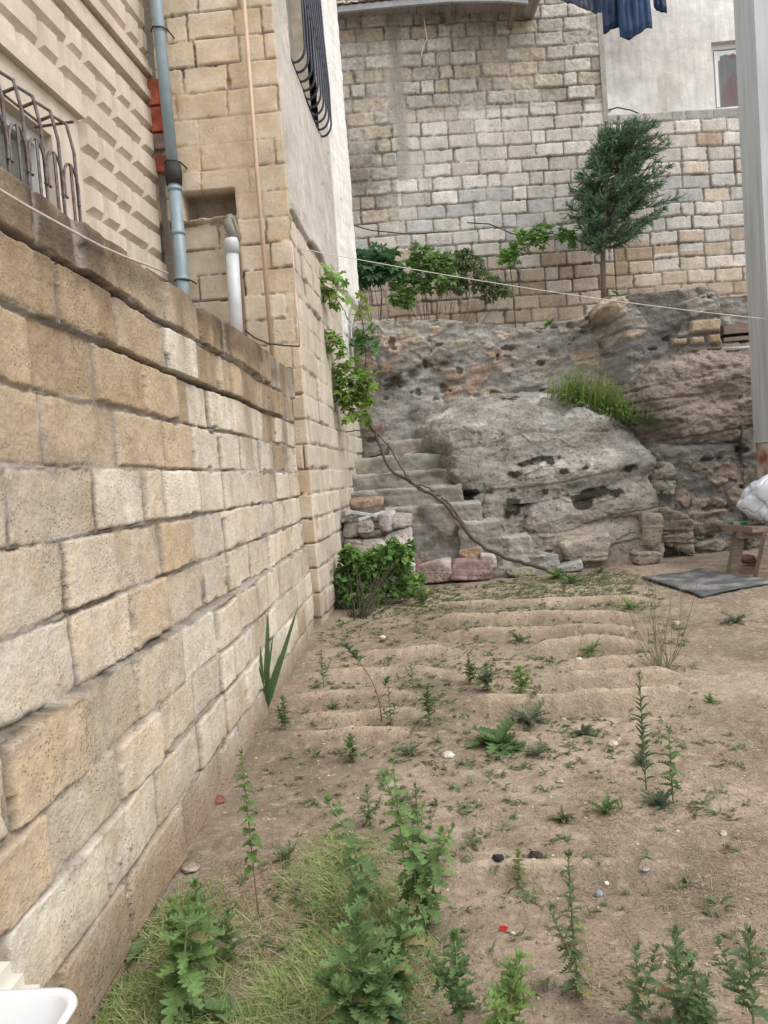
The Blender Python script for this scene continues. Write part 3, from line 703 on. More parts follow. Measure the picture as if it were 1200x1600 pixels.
xr1 = at(1126, 500, 9.2).x
def topR(u):
    P = [at(p[0], p[1], 9.2) for p in ((920, 494), (931, 478), (945, 466), (985, 461), (1040, 455), (1098, 449), (1118, 452), (1126, 462), (1150, 462))]
    return np.interp(u, [p.x for p in P], [p.z for p in P])
Ug, Vg, dep, C = rubble(np.arange(xr - .06, xr1, .0135), 230, topR, 0.0, 9.2, 260, cover=.66, dark=.38)
# pale cut blocks near its right end
for (a, b, c, d) in ((1076, 497, 1125, 522), (1048, 527, 1074, 541), (1077, 524, 1101, 540), (1104, 521, 1126, 538), (1077, 541, 1125, 550)):
    p = at(a, d, 9.2); q = at(c, b, 9.2); m = sstep(p.x, p.x + .03, Ug) * (1 - sstep(q.x - .03, q.x, Ug)) * sstep(p.z, p.z + .02, Vg) * (1 - sstep(q.z - .02, q.z, Vg))
    C = mix(C, rows((.47, .38, .27) if a != 1104 else (.48, .34, .20)), m * .9); dep = dep * (1 - m) + .05 * m
C = mix(C, C * .62, 1 - sstep(1.35, 1.6, Vg)); yr = 9.2 - dep - .42 * (1 - sstep(1.35, 1.55, Vg)) * sstep(2.3, 2.6, Ug) + .46 * (1 - sstep(xr - .05, xr + .30, Ug)) * (1 - sstep(-.22, -.02, Vg - topL(np.minimum(Ug, xr))))  # lower part painted darker: dark cement plus the shade on this side
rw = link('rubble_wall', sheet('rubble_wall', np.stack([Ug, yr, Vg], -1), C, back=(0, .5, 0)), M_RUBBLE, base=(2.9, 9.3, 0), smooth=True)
tag(rw, 'higher dark rubble wall with a few pale cut blocks, below the conifer', 'retaining wall')
# recess wall right of it, with boards
def topS(u): return u * 0 + at(1150, 462, 9.5).z
Ug, Vg, dep, C = rubble(np.arange(xr1 - .02, 6.2, .016), 190, topS, 0.0, 9.5, 320, cover=.75, dark=.3)
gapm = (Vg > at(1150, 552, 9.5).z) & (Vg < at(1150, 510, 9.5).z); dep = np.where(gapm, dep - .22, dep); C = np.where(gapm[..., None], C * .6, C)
low = 1 - sstep(1.9, 2.1, Vg); C = mix(C, C * .65, low)  # lower part painted darker for the shade on the right side
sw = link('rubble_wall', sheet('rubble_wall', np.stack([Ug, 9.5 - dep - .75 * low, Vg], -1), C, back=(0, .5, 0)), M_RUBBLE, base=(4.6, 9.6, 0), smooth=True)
tag(sw, 'rubble wall with a slot of stored boards behind the grey pillar', 'retaining wall')

# ------------------------------------------------------------------ rocks
def cube_sphere(N):
    V = []; Q = []; b = 0
    for ax in range(3):
        for sg in (-1, 1):
            a1, a2 = [(1, 2), (2, 0), (0, 1)][ax]
            g = np.tan(np.linspace(-PI / 4, PI / 4, N)); g1, g2 = np.meshgrid(g, g, indexing='ij')
            P = np.zeros((N, N, 3)); P[..., ax] = sg; P[..., a1] = g1; P[..., a2] = g2
            P /= np.linalg.norm(P, axis=-1, keepdims=True)
            idx = np.arange(N * N).reshape(N, N) + b
            a, c, d, e = idx[:-1, :-1], idx[1:, :-1], idx[1:, 1:], idx[:-1, 1:]
            Q.append(np.stack([a, c, d, e] if sg > 0 else [a, e, d, c], -1).reshape(-1, 4)); V.append(P.reshape(-1, 3)); b += N * N
    return np.vstack(V), np.vstack(Q)
def rock(Cn, planes, N, p=14, seed=0, amp=.05, freq=2.0, strata=.03, sfreq=9.0, dip=(.15, .1), fine=.008, fn=None):
    D, Q = cube_sphere(N); Cn = np.array(Cn, float); acc = 0
    for n, pt in planes:
        n = _norm(n); d = n.dot(np.array(pt, float) - Cn); q = np.maximum(D @ n, 0) / d; acc = acc + q ** p
    r = acc ** (-1 / p); P = Cn + D * r[:, None]
    x, y, z = P.T
    zz = z + dip[0] * x + dip[1] * y + .05 * fbm(x * 1.5, y * 1.5, z * 1.5, seed, 3)
    s1 = fbm(x * .6, y * .6, zz * sfreq, seed + 1, 4); ledg = np.abs(fbm(x * .5, y * .5, zz * sfreq * .55, seed + 2, 2))
    disp = amp * fbm(x * freq, y * freq, z * freq, seed + 3, 4) + strata * s1 - strata * 1.3 * (1 - sstep(0, .09, ledg)) + fine * fbm(x * 16, y * 16, z * 26, seed + 4, 4)
    if fn is not None: disp = disp + fn(x, y, z)
    P = P + D * disp[:, None]
    return P, Q, s1, ledg
Y0 = 8.2
Cn = at(850, 770, 9.3)
pl = [((-.05, -1, .02), at(900, 830, 8.22)), ((.02, -.93, .36), at(850, 740, 8.42)), ((0, -.72, .70), at(860, 655, 8.72)), ((-.02, -.2, 1), at(850, 612, 9.1)),
      ((.44, -.12, .9), at(945, 636, 8.95)), ((.78, -.1, .62), at(1014, 694, 8.8)), ((1, -.06, .04), at(1032, 780, 8.7)), ((.7, -.7, 0), at(1024, 800, 8.36)),
      ((-.50, -.35, .80), at(690, 662, 8.95)), ((-.93, -.22, -.30), at(700, 730, 8.7)), ((-.95, -.3, .2), at(625, 700, 9.0)), ((0, 1, 0), (1.5, 10.0, 1)), ((0, 0, -1), (1.5, 9, -.3))]
mk_ = [(935, 771, 42, 9, .9), (905, 788, 14, 9, .8), (800, 788, 16, 26, .9), (840, 720, 30, 8, .8), (860, 767, 30, 8, .7), (800, 745, 16, 11, .6), (740, 770, 24, 7, .9), (915, 728, 12, 8, .6), (975, 732, 14, 6, .6), (808, 610, 20, 10, .7), (880, 735, 14, 6, .5)]
mkp = [(at(a, b, 8.5), c * 8.5 / F, d * 8.5 / F, e) for a, b, c, d, e in mk_]
def bfn(x, y, z):
    r = 0
    # undercut below the overhanging bulk, lower courses step out at the right corner
    r = r + .035 * fbm(x * 6 - z * 2, y * 6, z * 9, 431, 4) + .018 * np.round(3 * fbm(x * 2.2, y * 2, z * 3.4 - x * .8, 432, 3)); r = r - .09 * np.exp(-((z - .98 - .05 * (x - 1.2)) / .12) ** 2) * sstep(.6, 1.1, x) - .10 * np.exp(-((z - .62) / .05) ** 2) * sstep(1.5, 2.0, x)
    r = r - .14 * np.exp(-((x - 1.02 - .25 * (z - .7)) / .09) ** 2) * (z < .9) * (z > .2)
    r = r + .05 * np.exp(-((z - 1.25) / .10) ** 2)
    for P_, sx, sz, e in mkp:
        r = r - .022 * e * np.exp(-((x - P_.x) / sx) ** 2 - ((z - P_.z) / sz) ** 2)
    return r
P, Q, s1, led = rock(Cn, pl, 190, 13, 400, .07, 1.8, .022, 6.0, (-.16, .05), .020, bfn)
x, y, z = P.T
C = mix(rows((.25, .237, .213)), rows((.38, .365, .335)), np.clip(.5 + fbm(x * 2, y * 2, z * 3, 410, 5) * 1.5, 0, 1))
C = mix(C, rows((.33, .27, .21)), np.clip(sstep(1.0, .5, z) * .7 + .0, 0, 1) * np.clip(.6 + fbm(x * 2, y * 2, z * 4, 411, 3), 0, 1))
C = mix(C, rows((.62, .61, .58)), sstep(.0, .35, fbm(x * 2.6, y * 2.6, z * 4, 412, 4)) * sstep(1.35, 1.9, z) * .6)
C *= (1 + .45 * s1 + .30 * fbm(x * 8, y * 8, z * 16, 433, 4))[:, None]
C = mix(C, rows((.10, .088, .07)), (1 - sstep(0, .035, led)) * sstep(-.1, .2, fbm(x * 2, y * 2, z * 2, 413, 3)) * .75)
br_ = sstep(.30, .45, fbm(x * 3, y * 3, z * 5, 415, 5)); C = mix(C, rows((.16, .14, .10)), br_ * .45)
for P_, sx, sz, e in mkp:
    g = np.exp(-((x - P_.x) / sx) ** 2 - ((z - P_.z) / sz) ** 2) * e + 1.3 * fbm(x * 9, y * 9, z * 13, 414, 5) * np.exp(-((x - P_.x) / sx / 1.8) ** 2 - ((z - P_.z) / sz / 1.8) ** 2)
    C = mix(C, rows((.028, .026, .018)), np.clip((g - .30) * 3.2, 0, .93))
bo = link('boulder', np_mesh('boulder', P, Q, C), M_ROCK, base=(Cn.x, 9.1, .1), smooth=True)
tag(bo, 'huge layered grey boulder with black moss beside the steps', 'boulder')
# pink outcrop under the right wall
Cn = at(1120, 625, 9.6)
pl = [((-.1, -1, .12), at(1100, 640, 8.78)), ((0, -.5, .86), at(1100, 566, 8.95)), ((0, -.6, -.8), at(1110, 690, 8.85)), ((-1, -.5, .5), at(1010, 600, 8.9)), ((-.7, -.5, -.5), at(1020, 655, 8.8)), ((1, 0, 0), (6, 9, 2)), ((0, 1, 0), (3, 10.3, 1))]
P, Q, s1, led = rock(Cn, pl, 120, 16, 500, .11, 2.6, .03, 7.0, (-.12, 0), .035)
x, y, z = P.T
C = mix(rows((.225, .19, .165)), rows((.31, .265, .23)), np.clip(.5 + fbm(x * 2, y * 2, z * 3, 510, 4) * 1.2, 0, 1)) * (1 + .4 * s1)[:, None]
C = mix(C, rows((.14, .12, .10)), sstep(.15, .4, fbm(x * 3, y * 3, z * 4, 511, 4)) * .6)
ro = link('rock_outcrop', np_mesh('rock_outcrop', P, Q, C), M_ROCK, base=(Cn.x, 9.3, 1.4), smooth=True)
tag(ro, 'pinkish bare rock bulging from the foot of the dark rubble wall, right of the boulder', 'rock')
def small_rock(name, px0, py0, px1, py1, Y, depth, colr, label, seed, N=26, amp=.02, cat='rock', group=None, tilt=0.0, p=9):
    a = at(px0, py1, Y); b = at(px1, py0, Y); hx = (b.x - a.x) / 2; hz = (b.z - a.z) / 2
    Cn = Vector(((a.x + b.x) / 2, Y + depth / 2, (a.z + b.z) / 2)); rs = random.Random(seed); pl = []
    for n in ((1, 0, 0), (-1, 0, 0), (0, 0, 1), (0, 0, -1), (0, -1, 0), (0, 1, 0)):
        n = Vector(n); nn = n + Vector((rs.uniform(-.2, .2) + tilt * n.z, rs.uniform(-.2, .2), rs.uniform(-.16, .16)))
        pl.append((nn, Cn + Vector((n.x * hx, n.y * depth / 2, n.z * hz))))
    for i in range(5):
        n = Vector((rs.choice((-1, 1)) / hx, rs.choice((-1, 1)) * 2 / depth, rs.choice((-1, 1)) / hz)).normalized()
        pl.append((n, Cn + Vector((hx * (1 if n.x > 0 else -1), depth / 2 * (1 if n.y > 0 else -1), hz * (1 if n.z > 0 else -1))) * rs.uniform(.72, .86)))
    P, Q, s1, led = rock(Cn, pl, N, p, seed, amp, 6, amp * .6, 20, (.1, 0), amp * .35)
    C = rows(colr) * (1 + .25 * s1 + .2 * fbm(P[:, 0] * 8, P[:, 1] * 8, P[:, 2] * 8, seed + 3, 3))[:, None]
    o = link(name, np_mesh(name, P, Q, C), M_ROCK, base=(Cn.x, Cn.y, Cn.z - hz), smooth=True)
    return tag(o, label, cat, group)
small_rock('rock', 1018, 722, 1056, 790, 8.75, .5, (.36, .34, .29), 'small tan ledge rock wedged against the right flank of the big boulder', 601, 34, .05)
small_rock('rock', 1035, 796, 1085, 862, 8.55, .4, (.26, .225, .19), 'dark slanting slab leaning at the foot of the rubble wall, right of the boulder', 602, 34, .05, tilt=.5)
small_rock('rock', 880, 832, 952, 878, 8.1, .5, (.40, .36, .31), 'grey wedge-shaped rock at the foot of the big boulder', 603, 40, .03)
small_rock('rock', 1008, 806, 1030, 860, 8.22, .5, (.40, .35, .29), 'squarish tan rock under the right corner of the big boulder', 604, 34, .03)
small_rock('rock', 990, 862, 1036, 884, 8.1, .4, (.38, .33, .27), 'low flat stone on the ground below the right corner of the big boulder', 605, 30, .03)
small_rock('rock', 860, 590, 1000, 690, 9.3, .7, (.22, .19, .15), 'earthy brown rock holding the grass clump behind the boulder', 606, 40, .06)

# ------------------------------------------------------------------ stone steps
stp = root('stone_steps', (.2, 8.4, 0), 'rough cement and stone steps turning up between the side wall and the boulder', 'steps')
def step(name, x0, x1, y0, y1, z1, seed, z0=-.1, cc=(.27, .26, .235)):
    V, Q = rough_box((x0, y0, z0), (x1, y1, z1), 90, .016, .035, 9.0, seed, strata=.006)
    x, y, z = V.T; n = fbm(x * 4, y * 4, z * 7, seed + 3, 4)
    C = mix(rows(cc) * .8, rows(cc) * 1.2, np.clip(.5 + n, 0, 1))
    f1_, f2_, id_ = worley((x + .1 * n) * 4.2, (z + .06 * n) * 6.0, seed); st_ = sstep(.10, .22, f2_ - f1_) * (id_ > .78); C = mix(C, rows((.34, .295, .245)), st_ * .6)
    C = mix(C, rows((.42, .41, .385)), sstep(z1 - .05, z1 - .012, z) * .5)
    C = mix(C, rows((.09, .08, .055)), sstep(.2, .4, fbm(x * 5, y * 5, z * 9, seed + 4, 4)) * .6)
    o = link(name, np_mesh(name, V, Q, C), M_CONC, stp, smooth=True)
    return o
zA = at(845, 868, 7.95).z; zB = at(800, 838, 7.95).z; zC = at(750, 814, 7.95).z; zD = at(690, 788, 8.15).z
step('step', at(817, 880, 7.95).x, at(872, 868, 7.95).x, 7.93, 8.5, zA, 700, cc=(.33, .325, .31))
step('step', at(772, 850, 7.93).x, at(829, 838, 7.93).x, 7.94, 8.6, zB, 701, cc=(.33, .32, .29))
step('step', at(716, 830, 7.93).x, at(782, 815, 7.93).x, 7.92, 8.7, zC, 702)
step('step', at(600, 800, 8.0).x, at(752, 788, 8.0).x, 8.0, 9.2, zD, 703)
step('step', -.86, at(722, 765, 8.4).x, 8.36, 9.3, at(640, 763, 8.36).z, 704)
step('step', -.86, at(735, 736, 8.7).x, 8.66, 9.4, at(620, 738, 8.66).z, 705)
step('step', -.86, at(735, 712, 9.0).x, 8.98, 9.6, at(620, 712, 8.98).z, 706)
step('step', at(606, 695, 9.3).x, at(735, 690, 9.3).x, 9.28, 9.7, at(640, 687, 9.28).z, 707)
small_rock('stone_slab', 868, 880, 914, 897, 7.9, .3, (.34, .34, .335), 'flat pale grey slab lying as the lowest step at the foot of the boulder', 720, 26, .008, cat='slab')
small_rock('rock', 795, 888, 838, 908, 7.85, .3, (.30, .28, .20), 'mossy stone in the grass below the lowest steps', 721, 26, .02)
for (a, b, c, d, lab, cc) in ((642, 876, 658, 908, 'narrow dark red end stone, leftmost of the row of pink stones', (.24, .15, .13)), (656, 875, 707, 911, 'pale pink squared stone left of the purple-red one below the steps', (.44, .355, .325)), (708, 874, 768, 911, 'purple-red squared stone on the ground below the steps', (.35, .25, .245))):
    small_rock('pink_stone', a, b, c, d, 7.72, .22, cc, lab, 730 + a, 30, .010, cat='stone block', group='row of pink stones below the steps', p=16)
small_rock('rock', 718, 856, 752, 876, 7.9, .12, (.38, .27, .18), 'orange-brown stone set in the wall above the pink stones', 733, 22, .012)
small_rock('rock', 752, 866, 775, 890, 7.78, .12, (.52, .46, .41), 'pale rounded stone standing just right of the purple-red one', 734, 22, .012)
# stone pile by the left wall
G = 'stones piled between the left wall and the steps'
pile = [(545, 776, 596, 797, .26, (.33, .25, .19), 'reddish brown flat rock lying on top of the stone pile'),
        (532, 805, 559, 815, .22, (.33, .30, .27), 'thin grey flat stone capping the left end of the stone pile'),
        (534, 815, 561, 840, .25, (.36, .32, .28), 'squarish grey brown block at the left end of the stone pile'),
        (560, 811, 584, 836, .22, (.55, .52, .47), 'rough whitish block in the middle of the stone pile'),
        (580, 804, 596, 815, .2, (.30, .27, .25), 'small grey stone tucked above the whitish block'),
        (583, 815, 596, 829, .2, (.28, .24, .22), 'small brownish grey stone right of the whitish block'),
        (594, 800, 614, 832, .24, (.46, .44, .42), 'pale upright slab right of centre in the stone pile'),
        (610, 802, 643, 829, .24, (.38, .35, .31), 'broad grey stone at the right end of the stone pile'),
        (562, 829, 594, 840, .22, (.31, .28, .24), 'thin dark slab under the whitish block'),
        (536, 840, 566, 868, .3, (.34, .30, .26), 'grey stone low at the left end, half behind the bush'),
        (566, 840, 604, 872, .3, (.44, .41, .37), 'broad pale stone low in the pile behind the bush'),
        (603, 830, 640, 860, .3, (.55, .52, .48), 'whitish broken stone at the right of the pile, above the bush'),
        (622, 858, 646, 898, .26, (.60, .58, .54), 'white crusty stone at the right foot of the pile beside the bush'),
        (590, 870, 624, 900, .3, (.33, .30, .27), 'grey foot stone of the pile hidden by bush leaves'),
        (535, 868, 592, 905, .3, (.30, .27, .23), 'large brown foundation stone under the pile behind the bush')]
for i, (a, b, c, d, dp, cc, lab) in enumerate(pile):
    small_rock('loose_stone', a, b, c, d, 7.45 + .02 * (i % 3), dp, cc, lab, 800 + i, 24, .014, cat='stone', group=G, tilt=random.Random(i).uniform(-.15, .15))
def plank(name, p0, p1, w, t, mat, label, cat='board', up=Vector((0, 0, 1))):
    p0 = Vector(p0); p1 = Vector(p1); d = (p1 - p0).normalized(); s = d.cross(up).normalized(); u = s.cross(d)
    V, Q = rough_box((0, -w / 2, -t / 2), ((p1 - p0).length, w / 2, t / 2), 20, .004, .003, 9, 3)
    A = np.array([d, s, u]); V = V @ A + np.array(p0)
    o = link(name, np_mesh(name, V, Q, np.full((len(V), 3), .4)), mat, base=(p0 + p1) / 2, smooth=False); return tag(o, label, cat)
M_WHITEWOOD = plain('painted_board', (.58, .60, .62), .6, var=.15, scale=20)
M_OLDWOOD = plain('grey_old_wood', (.30, .235, .185), .85, var=.25, scale=14, bump=.5, stretch=(1, 8, 8))
plank('board', at(543, 799, 7.42), at(590, 806, 7.38), .06, .028, M_WHITEWOOD, 'pale blue-grey painted strip lying level under the brown rock of the stone pile')
plank('board', at(560, 812, 7.36), at(601, 799, 7.42), .05, .025, M_WHITEWOOD, 'whitish strip of board slanting up to the right on the stone pile')

# ------------------------------------------------------------------ right side: boards, pillar, bench, mat
M_ALU = plain('pale_pipe_plastic', (.55, .56, .55), .4, var=.06)
for a, b, t, lab in ((518, 513, .10, 'weathered grey board, upper one in the slot of the rubble wall'), (533, 529, .05, 'thin brown board in the slot of the rubble wall, above the white pipe')):
    plank('board', at(1126, a, 9.42), at(1126, a, 9.42) + Vector((1.4, .0, -.0)), .2, t, M_OLDWOOD, lab)
m = MB(); m.tube([at(1122, 546, 9.25), at(1176, 543, 9.22), at(1176, 543, 9.22) + Vector((.8, 0, .01))], .022, n=10)
tag(m.build('pipe', M_ALU, base=at(1150, 545, 9.3), smooth=True), 'thin white pipe lying below the boards, left of the grey pillar', 'pipe')
prt = root('pillar', (3.6, 7.7, .15), 'tall pale grey metal-clad pillar with a rusty foot at the right edge', 'pillar')
PY = 7.2; PB = 7.62; pxl = at(1170, 500, PB).x; zr = at(1185, 692, PB).z
M_PILLAR = plain('grey_sheet_metal', (.52, .57, .60), .5, .0, var=.10, scale=2.2, bump=.25, dirt=(.41, .44, .45), stretch=(6, 6, .5))
M_RUSTM = plain('rusty_flaked_metal', (.24, .07, .035), .8, .0, scale=7, bump=.6, dirt=(.52, .50, .46))
m = MB()
xl0 = at(1146, 5, PB).x; xlb = at(1178, 690, PB).x
def pbox(mb, z0, z1, in_, c):
    def xl(z): return xlb + (xl0 - xlb) * (z - zr) / (at(1146, 5, PB).z - zr) + in_
    b = len(mb.v)
    vs = [(xl(z0), PY + in_, z0), (4.25, PY + in_, z0), (4.25, PB - in_, z0), (xl(z0), PB - in_, z0), (xl(z1), PY + in_, z1), (4.25, PY + in_, z1), (4.25, PB - in_, z1), (xl(z1), PB - in_, z1)]
    mb.add([Vector(v) for v in vs], [(0, 3, 2, 1), (4, 5, 6, 7), (0, 1, 5, 4), (1, 2, 6, 5), (2, 3, 7, 6), (3, 0, 4, 7)], c)
pbox(m, zr, 7.2, 0, (.5, .5, .5)); m.build('cladding', M_PILLAR, prt)
m = MB(); 
for o in (.20, .42, .62):
    x = xlb + o; m.box((x, PY - .014, zr + .0), (x + .022, PY + .001, 7.15))
m.box((xlb - .01, PY - .006, zr - .0), (4.24, PY - .001, zr + .04)); m.build('cladding_seam', plain('seam_metal', (.52, .54, .53), .45, .0, var=.1, dirt=(.40, .36, .30), scale=5), prt)
m = MB(); pbox(m, .05, zr - .002, .012, (.5, .5, .5)); m.build('rusty_foot', M_RUSTM, prt)
# mat
g = [gp(1004, 905), gp(1095, 896), gp(1215, 912), gp(1096, 936)]
n = 26; uu_, vv_ = np.meshgrid(np.linspace(0, 1, n), np.linspace(0, 1, n), indexing='ij')
g = [np.array(p) for p in g]
P = (g[0] * (1 - uu_[..., None]) * (1 - vv_[..., None]) + g[1] * uu_[..., None] * (1 - vv_[..., None]) + g[2] * uu_[..., None] * vv_[..., None] + g[3] * (1 - uu_[..., None]) * vv_[..., None])
P[..., 2] = gz(P[..., 0], P[..., 1]) + .028 + .035 * sstep(.75, 1, uu_) * sstep(.7, 0, vv_) * .6 + .014 * fbm(P[..., 0] * 3, P[..., 1] * 3, None, 5, 3)
C = mix(rows((.085, .095, .105)), rows((.27, .26, .24)), np.clip(.25 + fbm(uu_ * 7, vv_ * 9, None, 6, 5) * 2.2, 0, 1) * .75)
mt = link('floor_mat', sheet('floor_mat', P, C, back=(0, 0, -.014), flip=True), stone_mat('dusty_rubber', 120, .3, .3, .003, rough=.75), base=g[0], smooth=False)
tag(mt, 'dusty dark blue-grey rubber mat lying on the soil in front of the bench', 'mat')
# bench
bn = root('wooden_bench', (3.3, 6.95, .17), 'rough wooden bench with splayed square legs at the right edge', 'bench')
tl = at(1126, 820, 7.22); tr = at(1180, 838, 6.78)
zt = tl.z; e = Vector((1.5, .12, 0)); q = [Vector((tl.x, 7.22, zt)), Vector((tr.x - .02, 6.78, zt)), Vector((tr.x - .02, 6.78, zt)) + e, Vector((tl.x, 7.22, zt)) + e]
m = MB(); m.add([p + Vector((0, 0, -.05)) for p in q] + q, [(3, 2, 1, 0), (4, 5, 6, 7), (0, 1, 5, 4), (1, 2, 6, 5), (2, 3, 7, 6), (3, 0, 4, 7)], (.3, .3, .3)); m.build('plank_top', M_OLDWOOD, bn)
def leg(p0, p1, w, t=None):
    m = MB(); p0 = Vector(p0); p1 = Vector(p1); vs = []
    for p, k_ in ((p0, 1.0), (p1, .92)):
        for a, b in ((-1, -1), (1, -1), (1, 1), (-1, 1)): vs.append(p + Vector((a * w / 2 * k_, b * w / 2 * k_, 0)))
    m.add(vs, [(0, 3, 2, 1), (4, 5, 6, 7), (0, 1, 5, 4), (1, 2, 6, 5), (2, 3, 7, 6), (3, 0, 4, 7)], (.3, .3, .3)); return m
for pb, pt_ in (((1143, 896), (1157, 838)), ((1185, 906), (1203, 846))):
    b = gp(*pb); tt = at(pt_[0], pt_[1], b.y - .02); tt.z = zt - .05; leg(b - Vector((0, 0, .03)), tt, .085).build('leg', M_OLDWOOD, bn)
    b2 = b + Vector((1.35, .08, -.03)); leg(b2, tt + Vector((1.2, .08, 0)), .085).build('leg', M_OLDWOOD, bn)
m = MB(); b = at(1150, 828, 7.0); m.box((b.x, 6.93, zt - .11), (b.x + 1.3, 6.99, zt - .052)); m.build('stretcher', M_OLDWOOD, bn)
# plastic bag heaped on the bench
D, Q = cube_sphere(70); x, y, z = D.T
Cb = Vector((at(1226, 805, 6.9).x, 6.95, zt))
f = 1 + .16 * fbm(x * 1.6, y * 1.6, z * 1.6, 900, 2) - .13 * (1 - np.clip(np.abs(vn(x * 2.6 + z, y * 2.6, z * 1.2, 901)) * 3, 0, 1)) * .5 - .05 * (1 - np.clip(np.abs(vn(x * 4 - z * 2, y * 4, z * 2.5, 902)) * 5, 0, 1))
V = np.stack([x * .35, y * .21, z * .25], -1) * f[:, None]; V[:, 2] += .19; 
V[:, 0] += .07 * np.clip(V[:, 2] - .15, -1, 1) * 0
sag = np.clip(-(V[:, 2] - .05), 0, 1); V[:, 2] = np.where(V[:, 2] < .002, .002 - .0 * sag, V[:, 2])
V = V + np.array(Cb)
over = (V[:, 0] < tr.x - .0) | (V[:, 1] < 6.79); V[:, 2] = np.where(over & (V[:, 2] < zt + .05), V[:, 2] - .05, V[:, 2])
bagm, nt, bs = mk('thin_white_plastic'); bs.inputs['Base Color'].default_value = (.52, .58, .63, 1); bs.inputs['Roughness'].default_value = .25; bs.inputs['Subsurface Weight'].default_value = .15
bg_ = link('plastic_bag', np_mesh('plastic_bag', V, Q, np.full((len(V), 3), .6)), bagm, base=Cb, smooth=True); tag(bg_, 'crumpled pale bluish plastic bag heaped on the wooden bench', 'bag')
m = MB(); a = at(1139, 817, 7.14); b = at(1166, 823, 7.05); a.z = b.z = zt + .018
m.tube([a, a.lerp(b, .5), b], [.012, .016, .013], n=8); hd = root('hand_tool', a, 'small green and white tool lying on the left end of the bench', 'tool')
m.build('handle', plain('green_plastic', (.05, .30, .17), .4), hd, smooth=True)
m = MB(); m.box((b.x - .09, b.y + .02, zt + .002), (b.x + .03, b.y + .06, zt + .03)); m.build('head', plain('pale_bristle', (.55, .56, .52), .9, scale=60), hd)
for (x_, y_, r_, lab) in ((3.25, 7.35, .1, 'broken red brick under the bench, left one'), (3.5, 7.25, -.3, 'orange-red brick under the bench, nearer the bag')):
    V, Q = rough_box((-.12, -.06, 0), (.12, .06, .075), 16, .008, .006, 20, int(x_ * 10)); A = np.array(Matrix.Rotation(r_, 3, 'Z')); V = V @ A.T + np.array((x_, y_, .165))
    tag(link('brick', np_mesh('brick', V, Q, rows([(.36, .14, .08)] * len(V)) * (1 + .2 * vn(V[:, 0] * 30, V[:, 1] * 30, V[:, 2] * 30))[:, None]), M_CONC, base=(x_, y_, .16), smooth=True), lab, 'brick')
small_rock('rock', 1163, 868, 1183, 882, 7.5, .15, (.22, .12, .10), 'dark reddish stone behind the bench legs', 950, 20, .01)

# ------------------------------------------------------------------ pipes, cables, bricks on the left buildings
M_BLUEPIPE = plain('blue_grey_pvc', (.28, .38, .44), .4, var=.08, scale=9); M_BLACK = plain('black_tape', (.03, .03, .03), .7, scale=30, bump=.6)
dp = root('drainpipe', at(287, 440, 5.93), 'blue-grey plastic drainpipe running up the corner between the two left buildings', 'drainpipe')
def ptube(pix, Y, r, name, mat, par=None, n=16, base=None, label=None, cat=None, smooth=True):
    m = MB(); m.tube([at(a, b, Y) for a, b in pix], r, n=n); o = m.build(name, mat, par, base, smooth)
    if label: tag(o, label, cat)
    return o
rp = .048
P0 = at(286, 452, 5.93); P1 = at(270, 262, 5.93); P2 = at(246, 18, 5.93); P3 = P2 + (P2 - P1) * .6
m = MB(); m.tube([P0 - Vector((0, 0, .4)), P0, P1], rp, n=18); m.build('lower_pipe', M_BLUEPIPE, dp, smooth=True)
m = MB(); m.tube([P1, P2, P3], rp - .004, n=18); m.build('upper_pipe', M_BLUEPIPE, dp, smooth=True)
m = MB(); m.tube([P1.lerp(P0, -.03) , P1.lerp(P0, .05), P1.lerp(P0, .14)], [rp + .012, rp + .02, rp + .012], n=18); m.build('tarred_joint', M_BLACK, dp, smooth=True)
for t in (.16, .52, .9):
    m = MB(); q = P1.lerp(P0, t); m.tube([q, q + Vector((.0, 0, -.03))], rp + .006, n=18); m.build('pipe_collar', M_BLUEPIPE, dp, smooth=True)
for q in (P1.lerp(P2, .03), P1.lerp(P2, .88), P0.lerp(P1, .07)):
    m = MB(); m.tube([q + Vector((-rp * 1.3, .0, 0)), q + Vector((-.7 * rp, -rp * 1.05, .004)), q + Vector((.7 * rp, -rp * 1.05, -.004)), q + Vector((rp * 1.3, 0, .0)), q + Vector((rp * 1.6, .12, 0))], .006, n=6); m.build('pipe_bracket', M_BLACK, dp)
m = MB(); a = at(372, 560, 5.93); b = at(362, 384, 5.93); m.tube([a, b], .050, n=18); wp = root('waste_pipe', a, 'short white vertical waste pipe rising from behind the garden wall', 'pipe')
M_WPIPE = plain('white_pvc_pipe', (.62, .66, .70), .4, var=.08, scale=8); m.build('pipe', M_WPIPE, wp, smooth=True)
m = MB(); m.tube([b - Vector((0, 0, .06)), b + Vector((0, 0, .02)), b + Vector((-.003, 0, .05)), b + Vector((-.003, 0, .052))], [.056, .057, .052, .044], n=18); m.build('pipe_socket', M_WPIPE, wp, smooth=True)
m = MB(); c = at(357, 343, 6.0); d = c + Vector((.035, .0, -.12))
n_ = 18; ax = (c - d).normalized(); ax = Vector((-.3, -.75, .45)).normalized(); rr_ = .05
m.tube([d + Vector((0, .1, -.02)), d + Vector((0, .02, .0)), c, c + ax * .012], [rr_ * .9, rr_, rr_ * 1.08, rr_ * 1.08], n=18, cap=False); m.tube([c + ax * .012, c - ax * .05], [rr_ * .93, rr_ * .93], (.1, .1, .1), n=18, cap=True)
tag(m.build('pipe_elbow', plain('grey_green_pvc', (.30, .30, .26), .5), base=c, smooth=True), 'open grey pipe elbow sticking out of the broken hole in the block wall', 'pipe')
ptube([(378, -40), (400, 250), (427, 575)], 5.98, .017, 'conduit', plain('beige_conduit', (.58, .45, .33), .5, var=.05), base=at(427, 570, 5.98), label='thin beige conduit running straight up the limestone building', cat='conduit', n=10)
